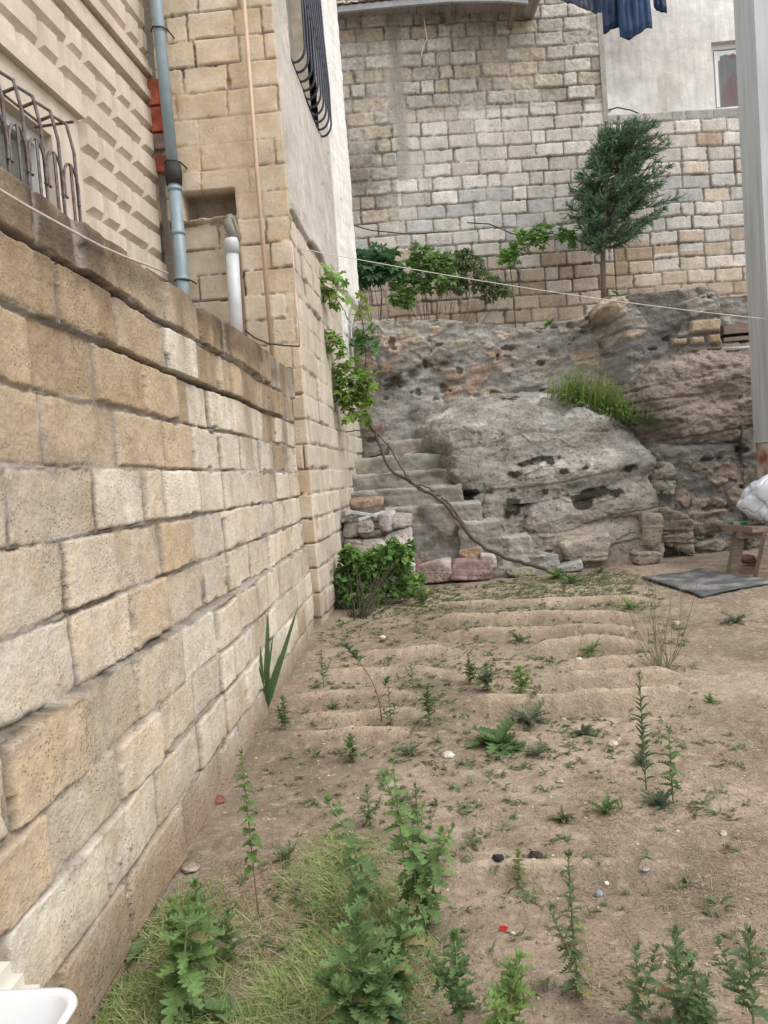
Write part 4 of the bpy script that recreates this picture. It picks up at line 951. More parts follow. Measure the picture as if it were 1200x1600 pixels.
for i, (y0, y1, cc) in enumerate(((122, 163, (.42, .12, .07)), (165, 205, (.40, .11, .065)), (207, 232, (.28, .20, .18)), (240, 268, (.36, .11, .07)))):
    a = at(238 + (y0 - 120) * .1, y1, 6.0); b = at(248 + (y0 - 120) * .1, y0, 6.0)
    V, Q = rough_box((a.x - .03, 6.0, a.z), (b.x + .02, 6.08, b.z), 14, .008, .006, 20, i)
    tag(link('brick', np_mesh('brick', V, Q, rows([cc] * len(V)) * (1 + .25 * vn(V[:, 0] * 20, V[:, 1] * 20, V[:, 2] * 20))[:, None]), M_CONC, base=(a.x, 6.04, a.z), smooth=True),
        ['topmost red brick upright in the gap left of the drainpipe', 'second red brick from the top in the gap left of the drainpipe', 'dull mortar-smeared brick in the gap left of the drainpipe', 'lowest red brick beside the black pipe joint'][i], 'brick', 'bricks filling the gap behind the drainpipe')
# mortar fill in the gap, part of the building
V, Q = rough_box((at(243, 0, 6.0).x - .06, 6.035, 2.0), (-1.86, 6.12, 8.0), 120, .01, .02, 9, 77)
link('mortar_fill', np_mesh('mortar_fill', V, Q, rows([(.24, .21, .18)] * len(V))), M_CONC, rt, smooth=True)
def wire(pts, r, name, mat, label, cat, sag=0.0, n=6, parent=None):
    P = [Vector(p) for p in pts]
    if len(P) == 2:
        a, b = P; P = [a.lerp(b, t / 24) - Vector((0, 0, sag * 4 * (t / 24) * (1 - t / 24))) for t in range(25)]
    m = MB(); m.tube(P, r, n=n); o = m.build(name, mat, base=P[0], smooth=True); return tag(o, label, cat)
M_CORD = plain('white_cord', (.70, .66, .62), .6, var=.05); M_PINKCORD = plain('pink_white_cable', (.62, .50, .48), .5, var=.1)
wire([at(456, 386, 5.96), at(1225, 501, 7.3)], .0032, 'clothesline', M_CORD, 'thin white clothesline crossing the yard from the building corner to the pillar', 'clothesline', sag=.05)
wire([at(456, 386, 5.96), at(460, 430, 5.95), at(461, 470, 5.95), at(467, 505, 5.95), at(468, 541, 5.95)], .006, 'cable', M_PINKCORD, 'white cable hanging down the corner of the limestone building', 'cable')
wire([at(383, 516, 5.86), at(398, 528, 5.85), at(420, 537, 5.86), at(445, 540, 5.92), at(468, 541, 5.94)], .007, 'cable', M_BLACK, 'black cable drooping from the white waste pipe to the building corner', 'cable')
pts = [(-40, 268), (0, 297), (40, 321), (80, 343), (120, 365), (160, 386), (200, 403), (240, 418), (262, 427)]
wire([atX(a, b, XW + .045) for a, b in pts], .0038, 'cable', M_PINKCORD, 'pinkish white cable running along the dark top of the garden wall', 'cable')
# old drooping wires on the back wall
wire([at(660, 10, 11.3), at(664, 40, 11.32), at(667, 60, 11.3), at(660, 78, 11.3), at(655, 105, 11.35)], .008, 'wire', M_CORD, 'pale wire dangling down the upper back wall under the roof', 'wire')
wire([at(552, 352, 11.3), at(580, 360, 11.28), at(640, 366, 11.28), at(700, 362, 11.28)], .008, 'wire', M_BLACK, 'dark wire stapled low across the left of the back wall', 'wire')
wire([at(730, 348, 11.28), at(765, 350, 11.28), at(800, 365, 11.28), at(850, 372, 11.3), at(885, 365, 11.3)], .008, 'wire', M_BLACK, 'dark wire behind the small grapevine on the back wall', 'wire')

# ------------------------------------------------------------------ roof, white house, clothes, window
rf = root('metal_roof', at(680, 15, 11.2), 'corrugated metal roof edge with timber beams over the back wall', 'roof')
pts_top = [(506, 14), (600, 4), (700, -5), (790, -6), (842, 0)]
n = 150; us = np.linspace(at(500, 20, 10.9).x, at(846, 6, 11.0).x, n); zz_ = np.interp(us, [at(a, b, 10.95).x for a, b in pts_top], [at(a, b, 10.95).z for a, b in pts_top])
ys2 = np.linspace(10.95, 12.6, 8); Ug, Yg = np.meshgrid(us, ys2, indexing='ij'); Zg = zz_[:, None] + .05 + (Yg - 10.95) * .16 + .018 * np.sin(Ug * 2 * PI / .12)
C = mix(rows((.34, .32, .31)), rows((.25, .17, .13)), np.clip(fbm(Ug * 2, Yg * 2, None, 5, 3), 0, 1))
link('roof_sheet', sheet('roof_sheet', np.stack([Ug, Yg, Zg], -1), C, back=(0, 0, -.006), flip=True), stone_mat('weathered_tin', 30, .1, .2, .003, rough=.5), rf, smooth=True)
m = MB(); P = [Vector((x, 10.97, z + .0)) for x, z in zip(us[::10], zz_[::10])]; 
for a, b in zip(P[:-1], P[1:]): m.add([a + Vector((0, 0, -.05)), b + Vector((0, 0, -.05)), b + Vector((0, 0, .03)), a + Vector((0, 0, .03)), a + Vector((0, .05, -.05)), b + Vector((0, .05, -.05)), b + Vector((0, .05, .03)), a + Vector((0, .05, .03))], [(0, 1, 2, 3), (4, 7, 6, 5), (0, 4, 5, 1), (3, 2, 6, 7)], (.3, .3, .3))
m.build('fascia_board', plain('grey_fascia', (.33, .35, .36), .6, var=.1), rf)
for a in (662, 702, 805):
    p = at(a, 14, 11.0); z_ = float(np.interp(p.x, us, zz_)); m = MB(); m.box((p.x - .035, 11.02, z_ - .06), (p.x + .035, 12.5, z_ + .01)); m.build('beam', M_OLDWOOD, rf)
wh = root('white_house', (3.8, 13.6, 5.0), 'white plastered house with a plastic window behind the back wall, upper right', 'house')
HY = 13.4; m = MB()
wa = at(1116, 171, HY); wb_ = at(1116, 64, HY); wx0, wx1, wz0, wz1 = at(1114, 120, HY).x, at(1114, 120, HY).x + 1.25, at(1118, 171, HY).z, at(1114, 66, HY).z
X0, X1, Z0, Z1 = 1.9, 9.5, 2.5, 11.5
def wallgrid(x0, x1, z0, z1):
    U, V = np.meshgrid(np.arange(x0, x1 + .03, .03), np.arange(z0, z1 + .03, .03), indexing='ij'); U = np.minimum(U, x1); V = np.minimum(V, z1)
    d = .01 * fbm(U * 3, V * 3, None, 88, 4) + .004 * fbm(U * 15, V * 9, None, 89, 3)
    C = mix(rows((.70, .69, .66)), rows((.80, .80, .78)), np.clip(.5 + fbm(U * 1.1, V * 1.4, None, 90, 4) * 1.4, 0, 1)); C = mix(C, rows((.45, .42, .38)), sstep(.25, .55, fbm(U * 2.4, V * 2.0, None, 93, 4)) * .5)
    P = np.stack([U, HY - d, V], -1); n_, m_ = P.shape[:2]; idx = np.arange(n_ * m_).reshape(n_, m_)
    return P.reshape(-1, 3), np.stack([idx[:-1, :-1], idx[1:, :-1], idx[1:, 1:], idx[:-1, 1:]], -1).reshape(-1, 4), C.reshape(-1, 3)
Vs, Qs, Cs, b = [], [], [], 0
for r_ in ((X0, wx0, Z0, Z1), (wx1, X1, Z0, Z1), (wx0, wx1, Z0, wz0), (wx0, wx1, wz1, Z1)):
    v_, q_, c_ = wallgrid(*r_); Vs.append(v_); Qs.append(q_ + b); Cs.append(c_); b += len(v_)
link('wall', np_mesh('wall', np.vstack(Vs), np.vstack(Qs), np.vstack(Cs)), M_STUCCO, wh, smooth=True)
m = MB(); c = (.6, .6, .58); m.box((wx0 - .02, HY + .012, wz0 - .02), (wx0, HY + .3, wz1 + .02), c); m.box((wx1, HY + .012, wz0 - .02), (wx1 + .02, HY + .3, wz1 + .02), c); m.box((wx0, HY + .012, wz0 - .02), (wx1, HY + .3, wz0), c); m.box((wx0, HY + .012, wz1), (wx1, HY + .3, wz1 + .02), c)
m.build('window_reveal', M_STUCCO, wh)
m = MB(); m.box((wx0 - .1, HY + 1.5, wz0 - .3), (wx1 + .6, HY + 1.55, wz1 + .3), (.3, .2, .2)); m.build('room_back', M_STUCCO, wh)
wf = window_frame('window', wx0, wx1, wz0, wz1, HY + .12, wh, nm=2, w=.07, d=.06, axis='y')
for c_ in wf.children: c_.data.materials[0] = M_GLASS2
# opened casement and flowered curtain
m = MB(); h0 = Vector((wx0 + .08, HY + .1, 0)); dv_ = Vector((.20, .34, 0))
def post(a, w, z0, z1): m.box((a.x, a.y, z0), (a.x + w, a.y + w, z1))
post(h0, .05, wz0 + .08, wz1 - .1); post(h0 + dv_, .05, wz0 + .08, wz1 - .1)
m.build('casement', M_PVC, wh)
cm = MB(); vs = []; n = 60; cc = []
for i in range(n + 1):
    for j in range(21):
        x_ = wx0 + .3 + (wx1 - wx0 - .3) * i / n; z_ = wz0 + .03 + (wz1 - wz0 - .05) * j / 20
        vs.append(Vector((x_, HY + .42 + .025 * math.sin(i * .8), z_)))
        f_ = float(fbm(np.array([x_ * 3.2]), np.array([z_ * 3.2]), None, 96, 2)[0]); cc.append((.62, .10, .16) if f_ > .12 else ((.60, .36, .38) if f_ > 0 else (.55, .52, .52)))
cm.add(vs, [(i * 21 + j, (i + 1) * 21 + j, (i + 1) * 21 + j + 1, i * 21 + j + 1) for i in range(n) for j in range(20)], cc); cm.build('curtain', leaf_mat('flowered_cloth', .1, .9), wh, smooth=True)
m = MB(); p = at(948, 162, 12.4); m.box((p.x - .06, 12.35, p.z - .12), (p.x + .06, 12.45, p.z + .1)); tag(m.build('junction_box', M_PVC, base=(p.x, 12.4, p.z)), 'small white box at the end of the tall back wall', 'box')
wire([at(950, 172, 12.3), at(965, 168, 12.2), at(985, 172, 12.1), at(1005, 180, 11.95)], .010, 'cable', M_BLACK, 'short black cable looping from the white box over the low back wall', 'cable')
# puffer jackets hung on a line in front of the white house
GY_ = 12.7; lz = at(940, -45, GY_).z
wire([Vector((1.4, GY_, lz + .03)), Vector((5.2, GY_, lz + .03))], .006, 'clothesline', M_CORD, 'high clothesline carrying the jackets before the white house', 'clothesline')
def garment(px0, px1, pyb, Y, cc, label, seed, puff=.05, quilt=.11, vert=True):
    a = at(px0, pyb, Y); b = at(px1, pyb, Y); x0_, x1_ = a.x, b.x; n_, m_ = 44, 60
    U, T = np.meshgrid(np.linspace(0, 1, n_), np.linspace(0, 1, m_), indexing='ij'); zb = a.z
    wid = 1 - .25 * T ** 2
    X = x0_ + (x1_ - x0_) * (.5 + (U - .5) * wid) + .01 * fbm(U * 3, T * 3, None, seed, 3)
    Z = zb + (lz - zb) * T + (1 - T) * .10 * vn(U * 3.5, U * 0, None, seed + 1)
    edge_ = np.sqrt(np.clip(1 - (2 * U - 1) ** 2, 0, 1)); ribs = np.abs(np.sin((U * (x1_ - x0_) / quilt + .15 * fbm(U * 2, T * 4, None, seed + 2, 3)) * PI)) if vert else np.abs(np.sin(T * 9 * PI + .5 * vn(U * 3, T * 2, None, seed)))
    D_ = edge_ * (puff + .03 * ribs + .035 * fbm(U * 5, T * 3, None, seed + 3, 3)) * np.clip(T * 8 + .35, 0, 1)
    C_ = rows(cc) * (1 + .25 * fbm(U * 4, T * 5, None, seed + 4, 3))[..., None] * (.55 + .45 * np.clip(ribs * 2, 0, 1))[..., None]
    f_ = np.stack([X, Y - D_, Z], -1); bk = np.stack([X, Y + D_ * .8, Z], -1)
    P_ = np.concatenate([f_, bk[::-1]], 0); P_ = np.concatenate([P_, P_[:1]], 0); CC = np.concatenate([C_, C_[::-1]], 0); CC = np.concatenate([CC, CC[:1]], 0)
    o = link('jacket', sheet('jacket', P_, CC), M_CLOTH, base=((x0_ + x1_) / 2, Y, zb), smooth=True); return tag(o, label, 'jacket', 'jackets drying on the line')
M_CLOTH = stone_mat('quilted_nylon', 40, .08, .3, .004, rough=.5, big=.05)
garment(870, 905, 22, GY_, (.05, .062, .095), 'dark slate jacket, leftmost on the line', 1, quilt=.06)
garment(902, 938, 20, GY_ + .12, (.10, .115, .16), 'faded grey-blue jacket second from the left on the line', 2, quilt=.09)
garment(932, 978, 54, GY_ - .05, (.015, .034, .08), 'long navy padded coat in the middle of the line', 3)
garment(968, 1020, 58, GY_ - .18, (.02, .05, .125), 'brighter blue quilted coat hanging lowest, right of the navy one', 4, quilt=.10)
garment(1022, 1042, 18, GY_, (.025, .05, .11), 'small dark blue garment hanging alone at the right end of the line', 5, quilt=.08)
# white corner pipe of the side building
wire([at(508, -5, 9.5), at(520, 40, 9.5), at(526, 72, 9.5)], .02, 'downpipe', plain('grey_metal', (.42, .42, .42), .5), 'slim grey downpipe at the top far corner of the plastered building', 'pipe', n=10)
# ------------------------------------------------------------------ leaves: templates placed in batches
def t_rib(ts, ws, sh, bend=.3, fold=.35):
    V = []; 
    for t, w, s in zip(ts, ws, sh):
        zm = -bend * t * t
        V += [(0, t, zm), (-w, t + s, zm + fold * w), (w, t + s, zm + fold * w)]
    F = []
    for i in range(len(ts) - 1):
        a = 3 * i; b = a + 3; F += [(a, b, b + 1, a + 1), (a, a + 2, b + 2, b)]
    return np.array(V, float), F
def t_oval(bend=.3, heart=0.0):
    ts = [0, .12, .35, .6, .82, 1]; ws = [.02 + heart * .2, .28 + heart * .2, .44, .38, .2, .01]; return t_rib(ts, ws, [0, -heart * .1, 0, 0, 0, 0], bend)
def t_lobed(n, bend=.35, depth=.65, w0=.42, seed=0):
    rs = random.Random(seed); ts = []; ws = []; sh = []
    for i in range(n):
        t = (i + .2) / n; env = w0 * (math.sin(PI * min(1, .18 + t * .80)) ** .8)
        ts += [t, t + .42 / n, t + .60 / n]; ws += [env * (1 - depth) + .015, env * rs.uniform(.65, 1.3), env * .75]; sh += [0, .28 / n + .05, .45 / n + .04]
    ts.append(1.0); ws.append(.01); sh.append(0); return t_rib(ts, ws, sh, bend, .25)
def t_palm(lobes=5, bend=.25):
    V = [(0, .42, 0)]; n = lobes * 4; 
    for i in range(n + 1):
        a = -PI * .86 + 2 * PI * .86 * i / n; ph = (i % 4) / 4
        r = .56 * (1.0 if i % 4 == 2 else (.78 if i % 2 else .50)) * (1 + .12 * math.cos(a)); 
        x = r * math.sin(a); y = .42 + r * math.cos(a); V.append((x, y, -bend * (x * x + (y - .42) ** 2) + .03 * (1 if i % 2 else -1)))
    return np.array(V), [(0, i + 1, i + 2) for i in range(n)]
def t_blade(bend=.6, n=6, w=.5):
    ts = [i / n for i in range(n + 1)]; return t_rib(ts, [w * (1 - t) ** .6 * (1 if t > 0 else .7) + .001 for t in ts], [0] * (n + 1), bend, .004)
class LB:
    def __init__(s): s.V = []; s.F = []; s.C = []; s.n = 0
    def add(s, tpl, O, D, N, L, W, C):
        T, F = tpl; O = np.atleast_2d(np.array(O, float)); n = len(O)
        D = np.broadcast_to(np.array(D, float), (n, 3)); D = D / np.linalg.norm(D, axis=1, keepdims=True)
        N = np.broadcast_to(np.array(N, float), (n, 3)); S = np.cross(D, N); S = S / np.maximum(np.linalg.norm(S, axis=1, keepdims=True), 1e-6); N = np.cross(S, D)
        L = np.broadcast_to(np.array(L, float), (n,)); W = np.broadcast_to(np.array(W, float), (n,))
        V = O[:, None] + S[:, None] * (T[None, :, 0:1] * W[:, None, None]) + D[:, None] * (T[None, :, 1:2] * L[:, None, None]) + N[:, None] * (T[None, :, 2:3] * L[:, None, None])
        s.V.append(V.reshape(-1, 3)); s.C.append(np.repeat(np.broadcast_to(np.array(C, float), (n, 3)), len(T), 0))
        Fa = {}
        for f in F: Fa.setdefault(len(f), []).append(f)
        for k_, fl in Fa.items():
            A = np.array(fl)[None] + (np.arange(n) * len(T))[:, None, None] + s.n; s.F.append(A.reshape(-1, k_))
        s.n += n * len(T)
    def build(s, name, mat, parent=None, base=None, smooth=False):
        V = np.vstack(s.V); me = bpy.data.meshes.new(name)
        loops = np.concatenate([f.ravel() for f in s.F]); cnt = np.concatenate([np.full(len(f), f.shape[1]) for f in s.F]); st = np.concatenate([[0], np.cumsum(cnt)[:-1]])
        me.vertices.add(len(V)); me.vertices.foreach_set('co', V.astype(np.float32).ravel()); me.loops.add(len(loops)); me.loops.foreach_set('vertex_index', loops.astype(np.int32))
        me.polygons.add(len(cnt)); me.polygons.foreach_set('loop_start', st.astype(np.int32)); me.update(calc_edges=True)
        a = me.color_attributes.new('Col', 'FLOAT_COLOR', 'POINT'); C4 = np.ones((len(V), 4), np.float32); C4[:, :3] = np.clip(np.vstack(s.C), 0, 1); a.data.foreach_set('color', C4.ravel())
        return link(name, me, mat, parent, base, smooth)
LOB = [t_lobed(5, b, .64, .48, i) for i, b in enumerate((.1, .35, .6))]; LOBF = [t_lobed(6, b, .8, .42, i + 5) for i, b in enumerate((.05, .3, .5))]
OVAL = [t_oval(b) for b in (.05, .3, .55)]; HEART = [t_oval(b, 1.0) for b in (.15, .4, .7)]; PALM = [t_palm(5, b) for b in (.1, .35, .6)]; BLADE = [t_blade(b) for b in (.05, .35, .8, 1.3)]
NR = np.random.RandomState(11)
def jit(c, n, v=.25, y=.0):
    c = np.array(c, float); k_ = 1 + v * (NR.rand(n, 1) - .5) * 2; h_ = NR.rand(n, 1) * y
    return c * k_ + np.array((.10, .08, -.01)) * h_
def rdir(n, zlo=-.3, zhi=1.0):
    a = NR.rand(n) * 2 * PI; z = zlo + (zhi - zlo) * NR.rand(n); r = np.sqrt(np.clip(1 - z * z, 0, 1)); return np.stack([r * np.cos(a), r * np.sin(a), z], -1)
G_BLUE = (.13, .245, .085); G_MID = (.13, .25, .075); G_BRIGHT = (.16, .29, .065); G_GREY = (.15, .20, .12); G_YEL = (.22, .26, .075)
def stem_curve(b, tip, bow, n=9):
    b = Vector(b); tip = Vector(tip); return [b.lerp(tip, i / (n - 1)) + Vector(bow) * math.sin(PI * i / (n - 1)) for i in range(n)]
def herb(base, h, label, colr=G_BLUE, tpl=LOB, nleaf=16, L=.07, W=None, lean=(0, 0), bow=(0, 0, 0), seed=0, start=.05, spread=(-.1, .9), side=2, top=6, name='weed', cat='weed', stemc=(.17, .22, .10), sr=.0035, group=None, branches=0, Lp=None, yel=.15):
    """upright plant: root Empty > stem, foliage"""
    global NR
    W = (W or L * .95) * .52; L = L * .54; nleaf = int(nleaf * 1.6); branches = branches + (1 if h > .1 and name == 'weed' and L > .022 else 0); colr = tuple(np.array(colr) * .95 + np.array((.04, .045, .03)))
    NR = np.random.RandomState(seed + 100); base = Vector(base); base.z = gsurf(base.x, base.y) - .004
    rt_ = root(name, base, label, cat, group); lb = LB(); sm = MB(); W = W or L * .95
    stems = [(base, base + Vector((lean[0], lean[1], h)), Vector(bow), 1.0)]
    for i in range(branches):
        t = NR.uniform(.15, .5); a = NR.rand() * 2 * PI; s0 = base + Vector((lean[0], lean[1], h)) * t
        stems.append((s0, s0 + Vector((math.cos(a) * h * .28, math.sin(a) * h * .28, h * NR.uniform(.3, .5))), Vector((0, 0, -.01)), .7))
    for b0, tp, bw, k_ in stems:
        pts = stem_curve(b0, tp, bw); sm.tube(pts, [sr * k_ * (1 - .6 * i / 8) for i in range(9)], stemc, n=5)
        nl = max(3, int(nleaf * k_)); ph = NR.rand() * 6
        for j in range(nl):
            t = start + (1 - start) * (j / nl) ** .9; f = t * 8; i0 = min(int(f), 7); p = pts[i0].lerp(pts[i0 + 1], f - i0)
            a = ph + j * 2.4; el = spread[0] + (spread[1] - spread[0]) * t + NR.uniform(-.25, .25)
            d = (math.cos(a) * math.cos(el), math.sin(a) * math.cos(el), math.sin(el))
            prof = (.55 + .75 * math.sin(PI * min(1, t * .85 + .12))) if Lp is None else Lp(t)
            l = L * k_ * prof * NR.uniform(.75, 1.2); c = jit(colr, 1, .22, yel * NR.rand())
            if NR.rand() < .07 + .12 * (t < .25): c = np.array([(.34, .32, .15)]) * NR.uniform(.6, 1.15)
            tp_ = tpl[NR.randint(len(tpl))]; lb.add(tp_, [p], d, (0, 0, 1), l, l * W / L, c)
            if l > .03: sm.tube([p, p + Vector(d) * l * .6], [sr * .35, sr * .15], stemc, n=3, cap=False)
        for j in range(top):
            a = NR.rand() * 6.3; el = NR.uniform(.5, 1.3); d = (math.cos(a) * math.cos(el), math.sin(a) * math.cos(el), math.sin(el))
            lb.add(tpl[0], [pts[-1]], d, (math.cos(a), math.sin(a), .2), L * .45 * k_, W * .42 * k_, jit(colr, 1, .2, .25) * 1.15)
    sm.build('stem', M_STEM, rt_, smooth=True); lb.build('foliage', M_LEAF, rt_)
    return rt_
def rosette(base, r, label, colr, n=10, tpl=OVAL, seed=0, el=(.1, .8), wid=.5, name='weed', cat='weed', group=None):
    global NR
    r = r * .82; colr = tuple(np.array(colr) * .85 + np.array((.04, .04, .035)))
    NR = np.random.RandomState(seed + 300); base = Vector(base); base.z = gsurf(base.x, base.y)
    lb = LB(); 
    for j in range(n):
        a = j * 2.4 + NR.rand() * .5; e = NR.uniform(*el); l = r * NR.uniform(.6, 1.15); d = (math.cos(a) * math.cos(e), math.sin(a) * math.cos(e), math.sin(e))
        lb.add(tpl[NR.randint(len(tpl))], [base + Vector((NR.uniform(-.1, .1) * r, NR.uniform(-.1, .1) * r, 0))], d, (0, 0, 1), l, l * wid * 1.1, jit(colr, 1, .25, .15))
    return tag(lb.build(name, M_LEAF, base=base), label, cat, group)
def hpx(px, py, pt):      # base on the ground at (px,py), height so that the tip is at row pt
    b = gp(px, py); t = at(px, pt, b.y); return b, t.z - b.z

# ---- foreground and mid-ground plants
b, h = hpx(575, 1640, 1425); herb(b, h, 'largest broad lobed blue-green weed at the bottom centre of the picture', G_BLUE, LOB, 22, .115, .095, seed=1, branches=2, sr=.006, side=2, spread=(-.2, 1.1), yel=.1)
b, h = hpx(618, 1560, 1440); herb(b, h, 'leafy side shoot right behind the largest bottom weed', G_BLUE, LOB, 20, .09, .07, seed=2, lean=(.03, .05), branches=2)
b, h = hpx(598, 1620, 1560); herb(b, h, 'low dense clump of dark leaves at the right foot of the largest bottom weed', (.055, .115, .045), LOB, 26, .085, .06, seed=3, branches=3, spread=(-.3, .5))
b, h = hpx(655, 1480, 1215); herb(b, h, 'tall weed with drooping deep green toothed leaves right of the mown grass', G_MID, LOB, 22, .085, .07, lean=(-.06, .02), bow=(.03, 0, 0), seed=4, branches=2, spread=(-.7, .4), sr=.0045)
b, h = hpx(668, 1450, 1300); herb(b, h, 'bushy bright green weed leaning right beside the tall drooping one', G_MID, LOB, 18, .075, .06, lean=(.06, .0), seed=5, spread=(-.5, .5), branches=1)
b, h = hpx(640, 1420, 1195); herb(b, h, 'slim-stemmed weed with a leafy tuft behind the tall drooping one', G_MID, LOB, 12, .06, .05, lean=(-.02, .05), seed=6, start=.55, top=9, spread=(-.3, .6))
b, h = hpx(578, 1455, 1250); herb(b, h, 'pale-stemmed weed with big cupped leaves arching left over the mown grass', G_BLUE, LOB, 13, .085, .085, lean=(-.09, .02), bow=(.03, 0, .01), seed=7, start=.25, spread=(-.6, .3), sr=.005, stemc=(.25, .32, .17))
b, h = hpx(578, 1290, 1225); herb(b, h, 'feathery pale weed growing behind the cupped-leaf one', G_GREY, LOBF, 14, .05, seed=8, branches=1)
b, h = hpx(722, 1615, 1462); herb(b, h, 'upright weed with a toothed leafy head at the bottom right of centre', (.09, .175, .06), LOB, 15, .065, .055, seed=9, lean=(.0, .0), start=.2, top=10, branches=1, stemc=(.24, .32, .15), sr=.004)
b, h = hpx(780, 1660, 1505); herb(b, h, 'yellowish green weed slanting right at the bottom edge', G_BRIGHT, LOB, 14, .075, .045, seed=10, lean=(.06, .02), start=.15, branches=1, stemc=(.30, .36, .16), sr=.004)
b, h = hpx(806, 1640, 1515); herb(b, h, 'bright pale leafed weed just right of the slanting one at the bottom edge', (.15, .23, .07), LOB, 14, .065, .04, seed=11, branches=1, spread=(.2, 1.2))
b, h = hpx(903, 1560, 1335); herb(b, h, 'tall spire-shaped weed with fine grey-green lobed leaves, right foreground', (.10, .155, .075), LOBF, 34, .068, .045, seed=12, spread=(-.5, .9), Lp=lambda t: 1.25 - .75 * t, top=10, sr=.0045, yel=.1)
b, h = hpx(1002, 1625, 1480); herb(b, h, 'young lobed weed at the bottom edge, left one of the right-hand trio', (.09, .155, .07), LOBF, 18, .055, .045, seed=13, top=9)
b, h = hpx(1066, 1625, 1452); herb(b, h, 'middle weed of the bottom right trio with a dark leafy head', (.08, .15, .06), LOBF, 18, .06, .05, seed=14, top=9, start=.15, branches=1)
b, h = hpx(1106, 1610, 1500); herb(b, h, 'shorter drooping weed between the trio and the right edge', (.09, .16, .065), LOB, 14, .06, .04, seed=15, lean=(-.03, 0), spread=(-.6, .3))
b, h = hpx(1180, 1640, 1455); herb(b, h, 'weed with broad leaves cut by the bottom right corner', (.085, .155, .07), LOB, 15, .065, .045, seed=16, top=8, start=.3)
b, h = hpx(282, 1600, 1440); herb(b, h, 'large toothed weed with big leaves near the white basin', G_MID, LOB, 15, .10, .085, seed=17, lean=(.03, .03), branches=1, spread=(-.5, .7), sr=.005, stemc=(.28, .34, .16))
b, h = hpx(318, 1530, 1375); herb(b, h, 'weed with a bright leafy top right of the big one by the wall', (.13, .24, .07), LOB, 15, .075, .065, seed=18, branches=2, start=.2)
b, h = hpx(362, 1500, 1420); herb(b, h, 'small feathery weed beside the sapling foot', (.10, .18, .06), LOBF, 14, .055, seed=19)
b, h = hpx(405, 1440, 1175); herb(b, h, 'slender sapling with a thin bare stem and heart-shaped bright leaves', (.115, .225, .055), HEART, 17, .055, .052, seed=20, start=.32, spread=(-.5, .5), sr=.0028, top=4, name='sapling', cat='sapling', stemc=(.20, .17, .10), lean=(-.01, .0))
for i, (x_, y_, n_) in enumerate(((300, 1595, 'low rounded leaves under the large weed near the basin'), (345, 1590, 'clover-like leaf patch at the bottom edge beside the mown grass'), (205, 1500, 'round-leaved seedling at the foot of the garden wall'))):
    rosette(gp(x_, y_), .07, n_, G_MID, 14 if i < 2 else 7, HEART, 30 + i, (.2, 1.0), .8)
b, h = hpx(1010, 1235, 1052); herb(b, h, 'tall thin blue-green weed with spiky upright leaves, right of the furrows', (.10, .16, .10), OVAL, 30, .075, .012, seed=21, spread=(.5, 1.3), top=5, sr=.003)
b, h = hpx(1052, 1255, 1135); herb(b, h, 'weed with a few broad dark leaves beside the spiky one', (.09, .175, .055), LOB, 11, .065, .05, seed=22, start=.25, spread=(-.1, .9))
b, h = hpx(672, 1135, 1075); herb(b, h, 'upright leafy weed standing alone in the middle of the plot', (.11, .18, .09), OVAL, 26, .075, .022, seed=23, spread=(.1, 1.2), sr=.003)
b, h = hpx(446, 1140, 1088); herb(b, h, 'small bushy weed right of the sword-leaved plant', (.09, .15, .075), OVAL, 22, .06, .022, seed=24, spread=(0, 1.0), branches=1)
b, h = hpx(506, 1075, 1018); herb(b, h, 'thin weed near the wall corner, left of the white-stone row', (.10, .16, .08), OVAL, 16, .055, .018, seed=25, spread=(.2, 1.1))
b, h = hpx(596, 1125, 1005); herb(b, h, 'bare-stemmed weed with a blue-green leafy top leaning left', (.09, .17, .10), OVAL, 12, .11, .04, seed=26, start=.78, lean=(-.16, .05), bow=(.05, 0, 0), stemc=(.16, .10, .08), top=5)
b, h = hpx(815, 1088, 1042); herb(b, h, 'bright green broad-leaved weed among the furrows', (.13, .26, .045), OVAL, 16, .075, .038, seed=27, spread=(0, .9))
rosette(gp(828, 1128), .15, 'grey-green low clump below the bright green weed', G_GREY, 22, LOBF, 40, (.1, .9), .4)
rosette(gp(776, 1165), .16, 'low bright rosette weed with toothed leaves in mid plot', (.075, .18, .05), 20, LOB, 41, (.1, .9), .6)
rosette(gp(800, 1172), .10, 'small satellite rosette touching the toothed rosette on its right', (.08, .19, .055), 11, LOB, 42, (.1, .6), .6)
b, h = hpx(550, 1190, 1148); herb(b, h, 'pale yellowish weed in front of the white stone', (.14, .21, .08), LOBF, 16, .06, seed=28, branches=1)
b, h = hpx(735, 1068, 1028); herb(b, h, 'twin-stemmed weed with light tops left of the bright green one', (.11, .19, .075), OVAL, 16, .07, .03, seed=29, branches=2)
b, h = hpx(762, 1080, 1040); herb(b, h, 'grey wiry weed just left of the bright green broad-leaved one', G_GREY, LOBF, 14, .08, seed=30, branches=2)
b, h = hpx(812, 1375, 1320); herb(b, h, 'feathery yellow-green sprig beside the black clods', (.15, .20, .06), LOBF, 18, .032, seed=31, sr=.002)
b, h = hpx(655, 1310, 1225); herb(b, h, 'thin sprig with small leaves behind the tall drooping weed', G_GREY, LOBF, 12, .05, seed=32, start=.3)
b, h = hpx(611, 1130, 1070); herb(b, h, 'light spindly weed just left of the lone upright one', G_GREY, OVAL, 12, .06, .018, seed=33, branches=1)
b, h = hpx(645, 1075, 1035); herb(b, h, 'tiny pale weed behind the lone upright one', G_GREY, OVAL, 10, .055, .018, seed=34)
